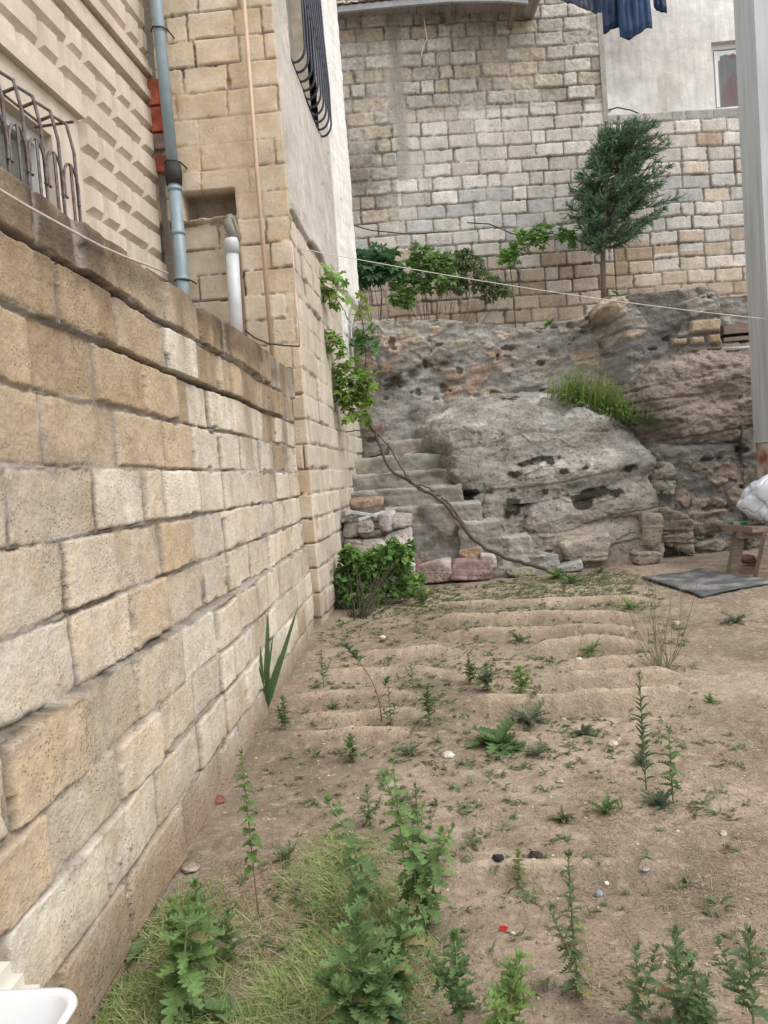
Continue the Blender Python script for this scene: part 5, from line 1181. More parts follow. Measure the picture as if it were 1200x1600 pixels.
small = [(985, 1055, .09, 'small leafy weed left of the grass tussock', G_GREY), (945, 1268, .09, 'small dark weed between the spiky weed and the clods', G_MID), (838, 1182, .07, 'small grey weed right of the toothed rosette', G_GREY),
         (912, 1150, .09, 'thin pale weed below the last furrow', G_GREY), (985, 952, .13, 'light green seedling left of the mat', G_BRIGHT), (1032, 1262, .09, 'sprawling blue-green weed at the foot of the spiky one', (.11, .17, .11)),
         (880, 1280, .07, 'low olive weed left of the small dark weed', (.13, .15, .07)), (925, 1015, .11, 'small bright weed on the third furrow', G_BRIGHT), (730, 905, .17, 'weed against the purple-red stone', G_GREY), (872, 905, .18, 'light green weed in front of the lowest step', G_BRIGHT),
         (893, 912, .16, 'bright weed growing through the lowest slab', (.11, .20, .07)), (1150, 972, .12, 'sparse weed right of the mat', G_GREY), (828, 900, .10, 'blue-green weed between the mossy stone and the purple-red one', (.08, .15, .09)),
         (940, 895, .12, 'dry green weed at the foot of the boulder', (.15, .17, .08)), (810, 1005, .10, 'seedling on the crest between two furrows', G_GREY), (1000, 1195, .08, 'pale weed by the whitish stone right of the plot', G_GREY),
         (640, 1180, .07, 'short weed left of the white stone chip', G_GREY), (520, 1108, .07, 'grey seedling between the bushy weed and the chip', G_GREY), (1110, 1100, .06, 'lone sprout on the bare soil at the right', G_MID),
         (375, 1150, .10, 'green sprout at the foot of the garden wall', G_MID), (450, 1345, .07, 'flat grey-green weed right of the sapling', G_GREY), (488, 935, .2, 'upright weed against the corner of the limestone building', G_MID)]
for i, (x_, y_, r_, n_, c_) in enumerate(small): rosette(gp(x_, y_), r_, n_, c_, 13, [OVAL, LOBF, LOB][i % 3], 60 + i, (.2, 1.3), .38)
b, h = hpx(660, 958, 905); herb(b, h, 'leggy weed just right of the leafy bush', (.10, .17, .06), OVAL, 18, .10, .03, seed=35, branches=2)
b, h = hpx(578, 1060, 1000); 
# sword-leaved plant
def tuft(base, label, colr, n, L, W, seed, spread=.5, bends=(0, 1, 2), name='grass_tuft', cat='grass tuft', upz=1.0, dark=.2, rad=.02):
    global NR
    NR = np.random.RandomState(seed); base = Vector(base); lb = LB(); a = NR.rand(n) * 2 * PI
    d = np.stack([np.cos(a) * spread * NR.rand(n), np.sin(a) * spread * NR.rand(n), np.full(n, upz)], -1); O = np.array(base) + np.stack([NR.uniform(-rad, rad, n), NR.uniform(-rad, rad, n), NR.rand(n) * 0], -1)
    for k_ in bends:
        m = NR.randint(0, len(bends), n) == bends.index(k_)
        if m.any(): lb.add(BLADE[k_], O[m], d[m], np.stack([-np.cos(a[m]) * 1, -np.sin(a[m]), np.full(m.sum(), .2)], -1) * -1, (L * (.55 + .6 * NR.rand(n)))[m], W, jit(colr, m.sum(), dark, .2))
    return tag(lb.build(name, M_LEAF, base=base), label, cat)
b = gp(411, 1112); sw_ = root('sword_leaved_plant', b, 'clump of long stiff sword-shaped leaves against the garden wall', 'plant'); lb = LB()
for tx, ty, w_ in ((413, 955, .034), (462, 948, .030), (440, 1020, .020), (398, 1040, .03), (428, 990, .02), (406, 1010, .03)):
    t_ = at(tx + 2, ty, b.y - .22); d = t_ - b; n_ = (.25, -1, .1)
    lb.add(BLADE[0], [b + Vector((random.Random(tx).uniform(-.02, .02), 0, -.01))], d, n_, d.length, w_ * 1.3, [(.12, .20, .10)])
lb.add(BLADE[2], [b], (.8, -.2, .35), (0, 0, 1), .30, .012, [(.16, .17, .07)]); lb.build('leaves', M_LEAF, sw_)
tuft(gp(1034, 1045), 'grass tussock with long thin arching dark blades, right of the furrows', (.22, .22, .14), 46, .46, .0055, 71, 2.0, (1, 2, 3), upz=.75, rad=.03)

# ---- leafy bush by the stone pile
def leafcloud(centers, radii, n, tpls, L, W, colr, seed, lb, v=.28, y=.25, shell=.55, light=None, down=.2):
    global NR
    NR = np.random.RandomState(seed); O = []; D = []
    for (c, r, k_) in zip(centers, radii, n):
        d = rdir(k_, -.8, 1); q = (shell + (1 - shell) * NR.rand(k_)) ** .6; p = np.array(c) + d * q[:, None] * np.array(r); O.append(p); D.append(d + .5 * rdir(k_, -1, 1) + np.array((0, -.25, -down)))
    O = np.vstack(O); D = np.vstack(D); N_ = D * .35 + np.array((0.05, -.45, .9)) + .5 * rdir(len(O), -1, 1); m = NR.randint(0, len(tpls), len(O)); sz = (.6 + .7 * NR.rand(len(O)))
    C = jit(colr, len(O), v, y)
    for i, t in enumerate(tpls):
        k_ = m == i; lb.add(t, O[k_], D[k_], N_[k_], L * sz[k_], W * sz[k_], C[k_])
b0 = gp(562, 975); bu = root('bush', b0, 'dense leafy green bush growing against the wall corner and stone pile', 'bush')
sm = MB(); bb = gp(560, 968); tips = []
rs = random.Random(3)
cl = [(x_, y_ + (24 if y_ < 850 else 14 if y_ < 880 else 0), r_) for x_, y_, r_ in (lambda *a: a)(*[(600, 842, .07), (618, 838, .06), (632, 842, .05), (590, 858, .10), (612, 862, .10), (632, 862, .06), (566, 868, .08), (545, 880, .09), (575, 885, .13), (606, 885, .12), (630, 885, .06), (530, 902, .08), (556, 905, .12), (588, 908, .13), (615, 908, .09), (526, 925, .06), (550, 928, .09), (575, 932, .10), (604, 928, .07), (640, 912, .05), (655, 905, .04), (570, 955, .07), (555, 950, .05), (545, 850, .045), (538, 842, .03), (552, 838, .035), (518, 935, .05), (510, 928, .03), (532, 942, .05), (648, 925, .04), (624, 925, .05), (640, 828, .035), (612, 822, .03)])]
cen = []; 
for (x_, y_, r_) in cl:
    Y_ = 6.75 + rs.uniform(-.12, .12); p = at(x_, y_, Y_); cen.append(p); sm.tube(stem_curve(bb + Vector((rs.uniform(-.06, .06), rs.uniform(-.05, .05), -.02)), p, (rs.uniform(-.05, .05), 0, .02), 6), [.005, .004, .0035, .003, .002, .0015], (.06, .05, .035), n=5)
lb = LB(); leafcloud(cen, [(c[2], c[2], c[2] * .9) for c in cl], [int(1150 * c[2]) for c in cl], HEART[:2] + OVAL[:1], .046, .044, (.10, .22, .06), 81, lb, .38, .35, .35)
leafcloud([at(562, 875, 6.7), at(545, 868, 6.7), at(630, 868, 6.7), at(585, 955, 6.6), at(655, 915, 6.6)], [(.08, .08, .10)] * 5, [16] * 5, HEART[:2], .045, .042, (.17, .30, .07), 82, lb)
sm.build('stems', M_STEM, bu, smooth=True); lb.build('foliage', M_LEAF, bu)

# ---- terrace plants behind the rubble wall
TY = 10.7
def shrub(name, base, cl, Y_, label, cat, tpls, L, W, colr, seed, dens, stemc=(.14, .10, .07), v=.35, y=.35, sr=.012, dy=.15):
    rs = random.Random(seed); bs_ = Vector(base); r_ = root(name, bs_, label, cat); sm = MB(); cen = []
    for (x_, y_, rr) in cl:
        p = at(x_, y_, Y_ + rs.uniform(-dy, dy)); cen.append(p); sm.tube(stem_curve(bs_ + Vector((rs.uniform(-.08, .08), 0, -.05)), p, (rs.uniform(-.08, .08), rs.uniform(-.05, .05), 0), 6), [sr, sr * .9, sr * .8, sr * .6, sr * .4, sr * .25], stemc, n=5)
        q = p + Vector((rs.uniform(-.1, .1), 0, rs.uniform(-.05, .12))); sm.tube([p, q], [sr * .25, sr * .12], stemc, n=4)
    lb = LB(); leafcloud(cen, [(c[2], c[2] * .8, c[2] * .8) for c in cl], [int(dens * c[2]) + 3 for c in cl], tpls, L, W, colr, seed, lb, v, y, .3); sm.build('stems', M_STEM, r_, smooth=True); lb.build('foliage', M_LEAF, r_); return r_
tzb = lambda px, Y_: Vector((at(px, 490, Y_).x, Y_, 2.88))
shrub('fig_sapling', tzb(583, 10.5), [(570, 412, .16), (592, 405, .17), (600, 425, .12), (565, 430, .10), (580, 422, .15), (606, 410, .07)], 10.5, 'young fig-like plant with big dark hanging leaves on two thin stems, left on the terrace', 'plant', PALM[1:], .17, .16, (.075, .18, .08), 91, 240, y=.15, sr=.008)
shrub('climbing_vine', tzb(668, 10.7), [(640, 425, .14), (655, 408, .13), (672, 398, .12), (685, 412, .16), (660, 432, .16), (640, 448, .14), (625, 460, .14), (632, 470, .10), (695, 430, .15), (678, 445, .14), (650, 392, .05), (700, 410, .10), (618, 440, .06)], 10.6, 'broad-leaved grapevine bush on the terrace right of the fig plant', 'vine', PALM[:2], .085, .082, (.16, .30, .10), 92, 620, sr=.006)
shrub('shrub', tzb(695, 10.9), [(705, 410, .17), (725, 405, .15), (742, 412, .12), (712, 430, .17), (735, 430, .13), (755, 435, .12), (770, 445, .12), (785, 452, .08), (765, 465, .09), (748, 450, .08), (700, 445, .12), (720, 450, .10), (792, 458, .05), (728, 395, .06)], 10.85, 'fine-leaved dark shrub spreading right behind the grapevine bush', 'shrub', OVAL, .06, .028, (.13, .21, .10), 93, 1500, dy=.1, sr=.005)
gv = root('grapevine', tzb(800, 11.1), 'small grapevine with bright green leaf bunches trailing on the back wall', 'vine'); sm = MB(); lb = LB()
path = [(796, 408), (800, 392), (812, 378), (828, 368), (845, 362), (868, 366), (885, 370), (898, 376)]
sm.tube([tzb(805, 11.25)] + [at(a, b, 11.2) for a, b in [(800, 440)] + path], .007, (.15, .10, .06), n=5); cl = [(792, 402, .09), (800, 392, .11), (812, 384, .10), (822, 375, .08), (838, 366, .10), (850, 362, .09), (845, 375, .07), (802, 410, .05), (888, 370, .09), (880, 366, .07), (896, 378, .05), (812, 362, .03)]
leafcloud([at(c[0], c[1], 11.12) for c in cl], [(c[2], .06, c[2] * .8) for c in cl], [int(300 * c[2]) + 2 for c in cl], PALM[:2], .095, .09, (.15, .33, .07), 94, lb, .25, .25, .3); sm.build('stems', M_STEM, gv, smooth=True); lb.build('foliage', M_LEAF, gv)
for i, (x_, y_, n_) in enumerate(((612, 508, 'tiny light green seedling on top of the rubble wall, left'), (860, 505, 'small seedling on top of the rubble wall, near its dip'), (968, 462, 'sparse dry grass tuft on top of the higher rubble wall'))):
    p = at(x_, y_, 9.85); lb = LB(); 
    NR = np.random.RandomState(i); d = rdir(16, .1, 1); lb.add(OVAL[1], np.tile(np.array(p) - (0, 0, .03), (16, 1)), d, (0, 0, 1), .12 if i < 2 else .16, .04 if i < 2 else .01, jit((.14, .25, .07), 16)); tag(lb.build('seedling', M_LEAF, base=p), n_, 'seedling')

# ---- conifer, swept to the right
CY = 10.9
cr_ = root('conifer', Vector((at(942, 466, CY).x, CY, 2.9)), 'dark blue-green conifer with a thin bare trunk and wind-swept crown on the terrace', 'tree')
tr_ = [(944, 480), (943, 440), (942, 400), (944, 350), (946, 300), (950, 260), (956, 232), (966, 205)]
TP = [at(a, b, CY) for a, b in tr_]; sm = MB(); sm.tube(TP, [.042, .038, .034, .03, .024, .018, .012, .006], (.17, .14, .115), n=8)
tk = sm.build('trunk', M_WOODY, cr_, smooth=True)
NR = np.random.RandomState(5); bm_ = MB(); lb = LB(); rs = random.Random(9)
outline_r = [(175, 1000), (200, 1028), (222, 1036), (262, 1042), (310, 1050), (330, 1046), (355, 1030), (372, 1020), (388, 1000)]; outline_l = [(180, 950), (205, 922), (225, 932), (265, 902), (285, 888), (320, 880), (345, 905), (370, 900), (388, 925)]
def trunk_at(y): 
    ys_t = [p[1] for p in tr_][::-1]; xs_t = [p[0] for p in tr_][::-1]; return np.interp(y, ys_t, xs_t)
nb = 185
for i in range(nb):
    y0 = 388 - (388 - 205) * (i / nb) ** .95; x0 = trunk_at(y0); a = rs.uniform(0, 2 * PI); ca = math.cos(a)
    yt = y0 - rs.uniform(8, 42) - (12 if ca > 0 else 0)
    yt = max(yt, 192)
    rt_px = np.interp(yt, [p[0] for p in outline_r], [p[1] for p in outline_r]) - x0; lt_px = x0 - np.interp(yt, [p[0] for p in outline_l], [p[1] for p in outline_l])
    R_ = (rt_px if ca > 0 else lt_px) * rs.uniform(.5, 1.14); xt = x0 + R_ * ca
    b0_ = at(x0, y0, CY); tp = at(xt, yt if ca > 0 else yt + 14, CY + math.sin(a) * .45)
    pts = stem_curve(b0_, tp, (0, 0, -.06), 9); bm_.tube(pts, [.008 * (1 - .8 * j / 8) for j in range(9)], (.13, .10, .075), n=4, cap=False)
    Ln = (tp - b0_).length; nt_ = int(16 + 52 * Ln); t = .22 + .82 * NR.rand(nt_); t = np.clip(t, 0, 1)
    PT = np.array([[*p] for p in pts]); f = t * 8; i0 = np.clip(f.astype(int), 0, 7); pp = PT[i0] * (1 - (f - i0))[:, None] + PT[i0 + 1] * (f - i0)[:, None]
    dv = np.array((tp - b0_).normalized()); sp = dv * .7 + rdir(nt_, -1, 1) * .7 + np.array((.26, 0, .22)); tw = .05 + .075 * NR.rand(nt_)
    cc = jit((.10, .18, .10), nt_, .45, .05) * (1 + .35 * (t - .5))[:, None]
    sn = sp / np.linalg.norm(sp, axis=1, keepdims=True)
    # each twig: an axis strip with short side sprays
    lb.add(BLADE[0], pp, sp, rdir(nt_, -1, 1), tw, .014, cc)
    for q in range(5):
        o_ = pp + sn * (tw * (.15 + .16 * q))[:, None]; ds = sn + rdir(nt_, -1, 1) * .8; lb.add(BLADE[0], o_, ds, rdir(nt_, -1, 1), tw * .5, .011, cc * (1 + .1 * (NR.rand(nt_, 1) - .4)))
br2 = bm_.build('branches', M_WOODY, cr_, smooth=True); lb.build('crown', M_CONIFER, cr_)

# ---- grass clump behind the boulder
gr = root('grass_clump', at(930, 640, 9.0), 'tall green grass clump sprouting between the boulder and the dark rubble wall', 'grass clump'); lb = LB(); NR = np.random.RandomState(7)
segs = [((862, 622), (900, 612), 9.0, 50, .26), ((885, 622), (950, 640), 8.98, 210, .36), ((920, 640), (985, 655), 8.95, 150, .28), ((975, 655), (1015, 660), 8.85, 60, .18)]
for (a, b, Y_, n_, L_) in segs:
    t = NR.rand(n_); A = np.array(at(*a, Y_)); B = np.array(at(*b, Y_)); O = A + (B - A) * t[:, None] + NR.uniform(-.1, .1, (n_, 3)) * np.array((1, 1, .6)); an = NR.rand(n_) * 6.28
    for k_ in range(4):
        m = NR.randint(0, 4, n_) == k_
        if m.any(): lb.add(BLADE[k_], O[m], np.stack([np.cos(an[m]) * .5 + .15, np.sin(an[m]) * .5 - .15, np.ones(m.sum())], -1), np.stack([np.cos(an[m]), np.sin(an[m]), np.full(m.sum(), -.2)], -1), L_ * (.35 + .75 * NR.rand(m.sum())), .013, jit((.16, .26, .09), m.sum(), .4, 1.2))
n_ = 150; O = np.array(at(985, 655, 8.8)) + NR.uniform(-1, 1, (n_, 3)) * np.array((.22, .08, .05)); lb.add(BLADE[2], O, np.stack([.7 + NR.rand(n_) * .5, -.3 - NR.rand(n_) * .4, .35 * NR.rand(n_) + .05], -1), (0, 0, 1), .24, .012, jit((.12, .20, .10), n_, .35, .3))
lb.build('blades', M_LEAF, gr)
lb = LB(); leafcloud([at(895, 622, 8.95), at(960, 640, 8.9), at(945, 618, 8.95)], [(.16, .1, .12)] * 3, [160, 140, 90], OVAL, .055, .026, (.16, .30, .08), 99, lb); lb.build('leaves', M_LEAF, gr)

# ---- vine creeping up the side wall with long bare stems
vn_ = root('creeping_vine', at(868, 902, 7.7), 'leafy creeper on the side wall whose bare brown stems trail down over the steps', 'vine'); sm = MB(); bc = (.095, .075, .06)
def vstem(pp, r0, r1): 
    P_ = [at(a, b, Y_) for a, b, Y_ in pp]; Q_ = []
    for i in range(len(P_) - 1):
        for t in range(4): Q_.append(P_[i].lerp(P_[i + 1], t / 4) + Vector((random.Random(i * 7 + t).uniform(-.006, .006),) * 3))
    Q_.append(P_[-1]); sm.tube(Q_, [r0 + (r1 - r0) * i / (len(Q_) - 1) for i in range(len(Q_))], bc, n=7)
vstem([(877, 905, 7.72), (850, 888, 7.68), (820, 880, 7.66), (790, 872, 7.66), (760, 858, 7.68), (735, 838, 7.7), (715, 812, 7.72), (697, 788, 7.8), (672, 772, 7.95), (640, 752, 8.1), (610, 735, 8.2), (596, 705, 8.3), (586, 675, 8.35), (570, 655, 8.4)], .020, .013)
vstem([(735, 838, 7.72), (712, 800, 7.76), (700, 785, 7.84), (690, 778, 7.9)], .012, .010)
vstem([(688, 775, 7.92), (655, 765, 8.0), (635, 745, 8.1), (618, 715, 8.2), (602, 690, 8.3), (578, 668, 8.4)], .009, .007)
vstem([(680, 768, 8.0), (660, 758, 8.05), (640, 755, 8.1)], .008, .006)
vstem([(572, 660, 8.4), (548, 640, 8.2), (533, 612, 8.0), (520, 585, 7.9), (513, 550, 7.8), (514, 520, 7.8), (508, 495, 7.75), (506, 475, 7.7), (515, 462, 7.65)], .014, .007)
vstem([(514, 465, 7.65), (503, 448, 7.5), (488, 425, 7.2), (470, 405, 6.8), (457, 388, 6.4)], .007, .005)
vstem([(514, 463, 7.65), (528, 470, 8.0), (536, 482, 8.4), (544, 500, 8.8)], .006, .004)
vstem([(565, 672, 8.3), (545, 674, 8.2), (540, 675, 8.1)], .007, .006)
sm.build('stem', M_WOODY, vn_, smooth=True); lb = LB()
cl = [(505, 440, 7.5, .05, 9), (520, 428, 7.6, .07, 10), (535, 432, 7.7, .05, 6), (518, 452, 7.6, .09, 26), (528, 462, 7.6, .06, 12), (510, 465, 7.6, .06, 10), (516, 530, 7.7, .07, 16), (522, 540, 7.7, .07, 16), (514, 518, 7.7, .05, 7), (530, 570, 7.9, .07, 10), (545, 560, 7.9, .07, 12),
      (545, 590, 7.9, .12, 34), (560, 600, 7.9, .13, 44), (548, 612, 7.9, .12, 36), (570, 615, 7.9, .11, 30), (555, 632, 7.9, .11, 34), (567, 645, 7.9, .07, 14), (540, 625, 7.9, .08, 12), (575, 590, 8.0, .08, 10), (548, 645, 7.9, .06, 9)]
for i, (x_, y_, Y_, r_, n_) in enumerate(cl): leafcloud([at(x_, y_, Y_ - .15)], [(r_, .09, r_)], [n_], PALM, .10, .095, (.15, .29, .06) if i % 3 else (.22, .30, .09), 120 + i, lb, .25, .3, .2, down=.6)
lb.build('foliage', M_LEAF, vn_)
v2 = root('vine', at(563, 560, 9.3), 'thin vine strand with light leaves hanging in the corner left of the rubble wall', 'vine'); sm = MB(); sm.tube([at(a, b, 9.4) for a, b in ((560, 470), (566, 500), (570, 530), (572, 560), (568, 600), (563, 640))], .006, bc, n=5); sm.build('stem', M_WOODY, v2); lb = LB()
for i, (x_, y_) in enumerate(((562, 478), (570, 492), (565, 508), (572, 522), (568, 538), (575, 548), (563, 528))): leafcloud([at(x_, y_, 9.3)], [(.08, .06, .07)], [9], PALM, .12, .11, (.20, .29, .07) if y_ < 510 else (.10, .22, .08), 150 + i, lb)
lb.build('foliage', M_LEAF, v2)

# ---- ground litter: grass patches, straw, low ground cover, gravel
def on_ground(X, Y): return ground_relief(X, Y) + furrows(X, Y)[0]
def region(poly, n, seed):
    rs = np.random.RandomState(seed); P_ = np.array([[*gp(a, b)][:2] for a, b in poly]); lo = P_.min(0); hi = P_.max(0); out = []
    while sum(len(o) for o in out) < n:
        q = lo + (hi - lo) * rs.rand(n * 2, 2); ins = np.zeros(len(q), bool); j = len(P_) - 1
        for i in range(len(P_)):
            c_ = ((P_[i, 1] > q[:, 1]) != (P_[j, 1] > q[:, 1])) & (q[:, 0] < (P_[j, 0] - P_[i, 0]) * (q[:, 1] - P_[i, 1]) / (P_[j, 1] - P_[i, 1] + 1e-9) + P_[i, 0]); ins ^= c_; j = i
        k_ = fbm(q[:, 0] * 6, q[:, 1] * 6, None, seed, 3) + .55 > rs.rand(len(q)) * 1.0; out.append(q[ins & k_])
    q = np.vstack(out)[:n]; return q[:, 0], q[:, 1]
def litter(name, label, cat, polys, L, W, cols, up, seed, lift=.0, bends=(0, 1, 2)):
    global NR
    NR = np.random.RandomState(seed); lb = LB()
    for poly, n_ in polys:
        X, Y = region(poly, n_, seed + len(poly)); Z = on_ground(X, Y) + NR.rand(n_) * lift; a = NR.rand(n_) * 6.28; m = NR.randint(0, len(bends), n_); C = np.array(cols)[NR.randint(0, len(cols), n_)] * (.7 + .6 * NR.rand(n_, 1))
        u = up[0] + (up[1] - up[0]) * NR.rand(n_) ** 2
        for i, bk in enumerate(bends):
            k_ = m == i; lb.add(BLADE[bk], np.stack([X, Y, Z], -1)[k_], np.stack([np.cos(a), np.sin(a), u], -1)[k_], np.stack([-np.sin(a) * .2, np.cos(a) * .2, np.ones(n_)], -1)[k_], (L * (.5 + NR.rand(n_)))[k_], W, C[k_])
    o = lb.build(name, M_LEAF, base=(0, 3, 0)); o['kind'] = 'stuff'; o['label'] = label; o['category'] = cat; return o
litter('mown_grass', 'thick mat of cut yellow-green grass around the foreground weeds', 'grass', [([(470, 1345), (560, 1325), (600, 1390), (620, 1480), (650, 1600), (640, 1690), (330, 1690), (400, 1560), (470, 1480), (500, 1420)], 15000), ([(440, 1330), (540, 1290), (650, 1330), (700, 1500), (700, 1690), (280, 1690), (330, 1560), (420, 1440)], 3200), ([(200, 1450), (300, 1400), (330, 1480), (380, 1600), (330, 1690), (100, 1690), (120, 1570)], 6000), ([(190, 1440), (330, 1350), (400, 1420), (430, 1600), (380, 1690), (80, 1690), (110, 1560)], 1600)], .055, .0026,
       [(.36, .43, .17), (.43, .44, .23), (.28, .40, .13), (.48, .43, .29), (.36, .44, .18), (.22, .32, .10)], (0, 1.0), 201, .012)
litter('dry_straw', 'thin dry straw and stalk bits scattered over the soil', 'straw', [([(200, 1400), (480, 990), (1300, 900), (1300, 1690), (60, 1690)], 12000), ([(660, 940), (660, 912), (1000, 900), (1010, 935)], 1200), ([(900, 1150), (1200, 1100), (1250, 1600), (900, 1600)], 5500), ([(250, 1400), (420, 1330), (480, 1400), (400, 1560), (200, 1560)], 2500)], .030, .0019,
       [(.46, .37, .26), (.54, .46, .34), (.36, .28, .20), (.30, .225, .16), (.50, .40, .28)], (0, .15), 202, .004, (0, 1))
# low green cover in the furrow bottoms
NR = np.random.RandomState(203); lb = LB()
X, Y = region([(460, 1190), (500, 985), (640, 925), (1000, 890), (1080, 1000), (1100, 1140), (800, 1200)], 2000, 5); f_, cr = furrows(X, Y); k_ = (f_ < .012) | (NR.rand(len(X)) < .12); X = X[k_]; Y = Y[k_]
X2, Y2 = region([(300, 1600), (420, 1180), (1150, 1150), (1250, 1600)], 420, 6); X = np.concatenate([X, X2]); Y = np.concatenate([Y, Y2]); X3, Y3 = region([(650, 945), (655, 918), (980, 893), (1000, 930)], 420, 8); X = np.concatenate([X, X3]); Y = np.concatenate([Y, Y3]); n_ = len(X); Z = on_ground(X, Y)
sz = .007 + .018 * NR.rand(n_) ** 2 + .004 * Y / 5
for q in range(7):
    d = rdir(n_, .02, .9); o_ = np.stack([X, Y, Z], -1) + NR.uniform(-1, 1, (n_, 3)) * sz[:, None] * np.array((.8, .8, .1)); c_ = np.array([(.17, .21, .12), (.20, .23, .15), (.15, .23, .09), (.24, .23, .15)])[NR.randint(0, 4, n_)] * (.75 + .5 * NR.rand(n_, 1))
    lb.add([OVAL[1], LOBF[1], BLADE[1]][q % 3], o_, d, (0, 0, 1), sz * 1.5, sz * (.55 if q % 3 < 2 else .12), c_)
o = lb.build('ground_cover', M_LEAF, base=(0, 4, 0)); o['kind'] = 'stuff'; o['label'] = 'sparse low green seedlings between the furrows'; o['category'] = 'ground cover'
# gravel
def pebbles(X, Y, S, C, seed):
    D, Q = cube_sphere(3); n_ = len(X); Z = on_ground(X, Y); rs = np.random.RandomState(seed); k_ = len(D)
    sc = S[:, None] * (.6 + .8 * rs.rand(n_, 3)) * np.array((1, 1, .6)); V = np.stack([X, Y, Z], -1)[:, None] + D[None] * sc[:, None] * (1 + .25 * (rs.rand(n_, k_, 1) - .5)) ; Qs = (Q[None] + (np.arange(n_) * k_)[:, None, None]).reshape(-1, 4)
    return V.reshape(-1, 3), Qs, np.repeat(C, k_, 0)
rs_ = np.random.RandomState(9); X, Y = region([(150, 1690), (480, 985), (640, 915), (1300, 900), (1300, 1690)], 8000, 12); S = .0012 + .0055 * rs_.rand(8000) ** 4 + .0004 * Y; pal = np.array([(.30, .24, .185), (.40, .335, .27), (.62, .58, .52), (.24, .19, .15), (.36, .27, .205), (.46, .40, .33)]); C = pal[rs_.choice(6, 8000, p=[.3, .25, .06, .17, .12, .10])]
V, Q, CC = pebbles(X, Y, S, C, 4); o = link('gravel', np_mesh('gravel', V, Q, CC), M_ROCK, base=(0, 3, 0)); o['kind'] = 'stuff'; o['label'] = 'small pebbles and clods strewn over the soil'; o['category'] = 'gravel'
def gstone(px, py, w, h, cc, label, seed, cat='stone', name='stone'):
    b = gp(px, py); r_ = w / 2 * b.y / F; rz = h / 2 * b.y / F; D, Q = cube_sphere(9); x, y, z = D.T; f = (1 + .35 * fbm(x * 1.6, y * 1.6, z * 1.6, seed, 3))[:, None]; V = D * f * np.array((r_, r_ * .8, rz * .9)); V[:, 2] += gsurf(b.x, b.y) + rz * .55; V[:, 0] += b.x; V[:, 1] += b.y
    return tag(link(name, np_mesh(name, V, Q, rows([cc] * len(V)) * (1 + .15 * vn(x * 3, y * 3, z * 3))[:, None]), M_ROCK, base=(b.x, b.y, gsurf(b.x, b.y))), label, cat)
gstone(700, 1184, 20, 12, (.62, .60, .55), 'white stone chip in the middle of the bare soil', 1); gstone(958, 1170, 15, 12, (.58, .53, .45), 'cream stone at the head of the bare strip, right of the plot', 2); gstone(549, 1136, 14, 7, (.60, .57, .50), 'flat whitish stone left of the lone upright weed', 3)
gstone(598, 998, 12, 6, (.60, .57, .50), 'small whitish stone below the bush', 4); gstone(905, 1042, 10, 6, (.70, .68, .62), 'bright white chip on the furrow crest', 5); gstone(1058, 975, 11, 7, (.55, .50, .44), 'pale stone in front of the mat, behind the tussock', 6)
gstone(780, 1364, 18, 12, (.035, .035, .04), 'round black clod beside the feathery sprig', 7, 'clod', 'clod'); gstone(838, 1342, 24, 14, (.06, .045, .04), 'crumbly dark brown clod right of the feathery sprig', 8, 'clod', 'clod'); gstone(935, 1394, 14, 12, (.28, .31, .35), 'bluish grey pebble right of the spire-shaped weed', 9)
gstone(1130, 1306, 12, 10, (.52, .47, .40), 'cream pebble on the dry soil near the right edge', 10); gstone(340, 1254, 26, 12, (.24, .10, .075), 'reddish brick shard beside the garden wall', 11, 'brick shard', 'brick_shard'); gstone(298, 1360, 30, 10, (.36, .31, .26), 'flat tan stone in the litter at the wall foot', 12); gstone(875, 1222, 12, 8, (.45, .40, .34), 'small tan stone below the rosettes', 13); gstone(1008, 1365, 16, 5, (.36, .37, .33), 'flat greenish grey stone on the low ridge', 14); gstone(880, 1119, 9, 8, (.50, .44, .36), 'small round cream stone under the last furrow', 15)
for i, (x_, y_, n_) in enumerate(((787, 1455, 'red petal lying on bare soil at the lower centre right'), (1042, 1554, 'bright red petal under the bottom right weeds'), (891, 1479, 'red petal caught at the foot of the spire-shaped weed'))):
    b = gp(x_, y_); b.z = gsurf(b.x, b.y) + .006; lb = LB(); 
    for q in range(3): lb.add(OVAL[1], [b], (math.cos(i + q * 1.3), math.sin(i + q * 1.3), .5), (0, -.4, 1), .014, .018, [(.62, .02, .015)])
    tag(lb.build('petal', M_LEAF, base=b), n_, 'petal')
def shell(px, py, s, label):
    p = atX(px, py, XW + .047); m = MB(); pts = []; rr = []
    for i in range(40):
        q = i / 39; a = -q * 2.4 * 2 * PI; r_ = s * (1 - q) ** 1.3; pts.append(p + Vector((.002 + s * .45 * q, r_ * .6 * math.cos(a), r_ * .6 * math.sin(a)))); rr.append(s * .5 * (1 - q) ** 1.1 + .0005)
    m.tube(pts, rr, (.5, .44, .36), n=8); n_ = len(m.v); m.c = [(.56, .50, .43) if (i % 8) not in (2, 5) else (.22, .16, .12) for i in range(n_)]; tag(m.build('snail_shell', M_STUCCO, base=p, smooth=True), label, 'snail')
shell(187, 1344, .012, 'striped pale snail on the garden wall, lower of the close pair'); shell(203, 1322, .011, 'striped snail on the garden wall, upper of the close pair'); shell(198, 1400, .010, 'single snail on the brown foot of the garden wall, below the pair')

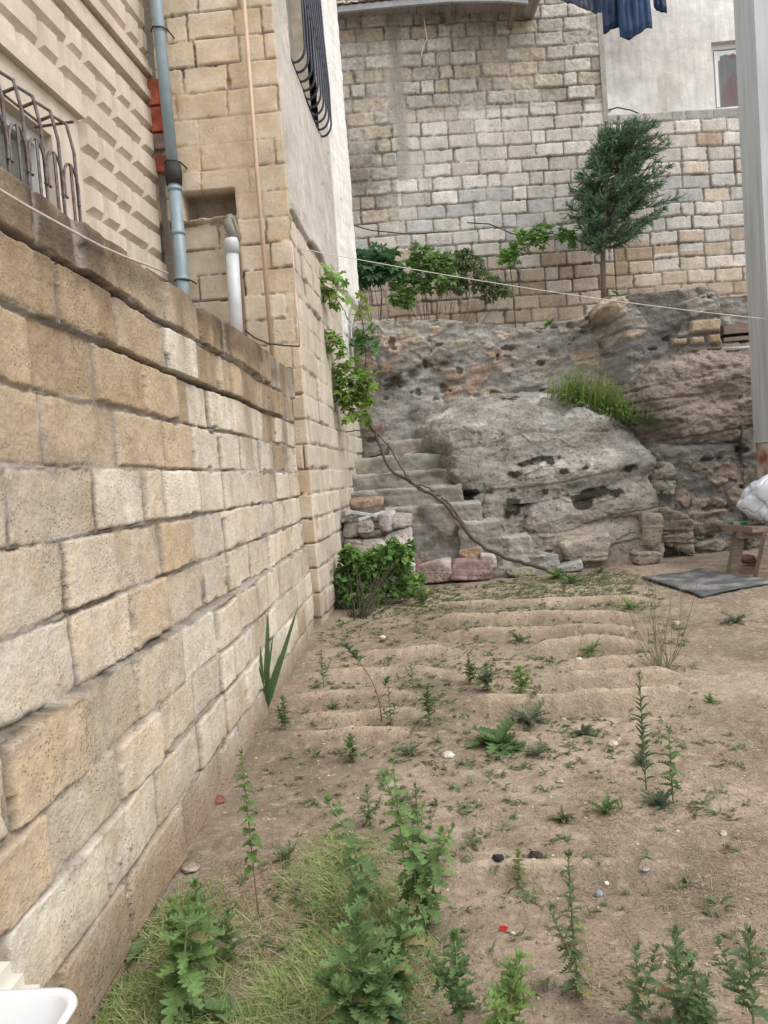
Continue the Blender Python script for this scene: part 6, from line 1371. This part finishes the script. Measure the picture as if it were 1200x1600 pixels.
# ---- white basin and cream stepped post at the lower left corner
bs_ = root('wash_basin', (-.72, .98, 0), 'white plastic wash basin on a stand, cut by the lower left corner', 'basin')
zR = CAMZ - 790 / F * 1.16; x1_ = at(131, 1590, 1.13).x; X0_, X1_, Y0_, Y1_ = x1_ - .42, x1_, .74, 1.155
def rrect(x0, x1, y0, y1, r, n=8):
    P_ = []
    for cx, cy, a0 in ((x1 - r, y1 - r, 0), (x0 + r, y1 - r, PI / 2), (x0 + r, y0 + r, PI), (x1 - r, y0 + r, 1.5 * PI)):
        for i in range(n + 1): a = a0 + PI / 2 * i / n; P_.append((cx + r * math.cos(a), cy + r * math.sin(a)))
    return P_
rings = [(.06, -.16, .05), (.015, -.02, .05), (0, -.006, .05), (.002, .0, .05), (.010, .001, .045), (.016, -.004, .042), (.03, -.07, .05), (.10, -.13, .06), (.18, -.135, .02)]
V = []; 
for ins, dz, r_ in rings: V += [(x, y, zR + dz) for x, y in rrect(X0_ + ins, X1_ - ins, Y0_ + ins, Y1_ - ins, r_)]
k_ = 36; F_ = [(i * k_ + j, i * k_ + (j + 1) % k_, (i + 1) * k_ + (j + 1) % k_, (i + 1) * k_ + j) for i in range(len(rings) - 1) for j in range(k_)] + [tuple((len(rings) - 1) * k_ + j for j in range(k_)), tuple(range(k_ - 1, -1, -1))]
m = MB(); m.add([Vector(v) for v in V], F_, (.8, .8, .8)); M_BASIN = plain('basin_plastic', (.72, .76, .78), .35, var=.02, bump=.02); m.build('bowl', M_BASIN, bs_, smooth=True)
m = MB()
for x_ in (X0_ + .08, X1_ - .08):
    for y_ in (Y0_ + .08, Y1_ - .09): m.tube([(x_, y_, -.02), (x_, y_, zR - .13)], .012, n=10)
m.build('stand', M_BASIN, bs_)
m = MB(); p = at(8, 1522, 1.20); c_ = (.75, .74, .68)
for w_, z0, z1 in ((.035, p.z - .03, p.z), (.048, p.z - .062, p.z - .03), (.065, p.z - .072, p.z - .062), (.05, -.02, p.z - .072)): m.box((p.x - .10, p.y - w_, z0), (p.x - .045 + w_ , p.y + w_, z1 - .0005), c_)
tag(m.build('cream_post', plain('cream_plastic', (.74, .72, .64), .5, var=.04), base=(p.x - .05, p.y, 0)), 'cream plastic post with a stepped cap behind the white basin, lower left corner', 'post')
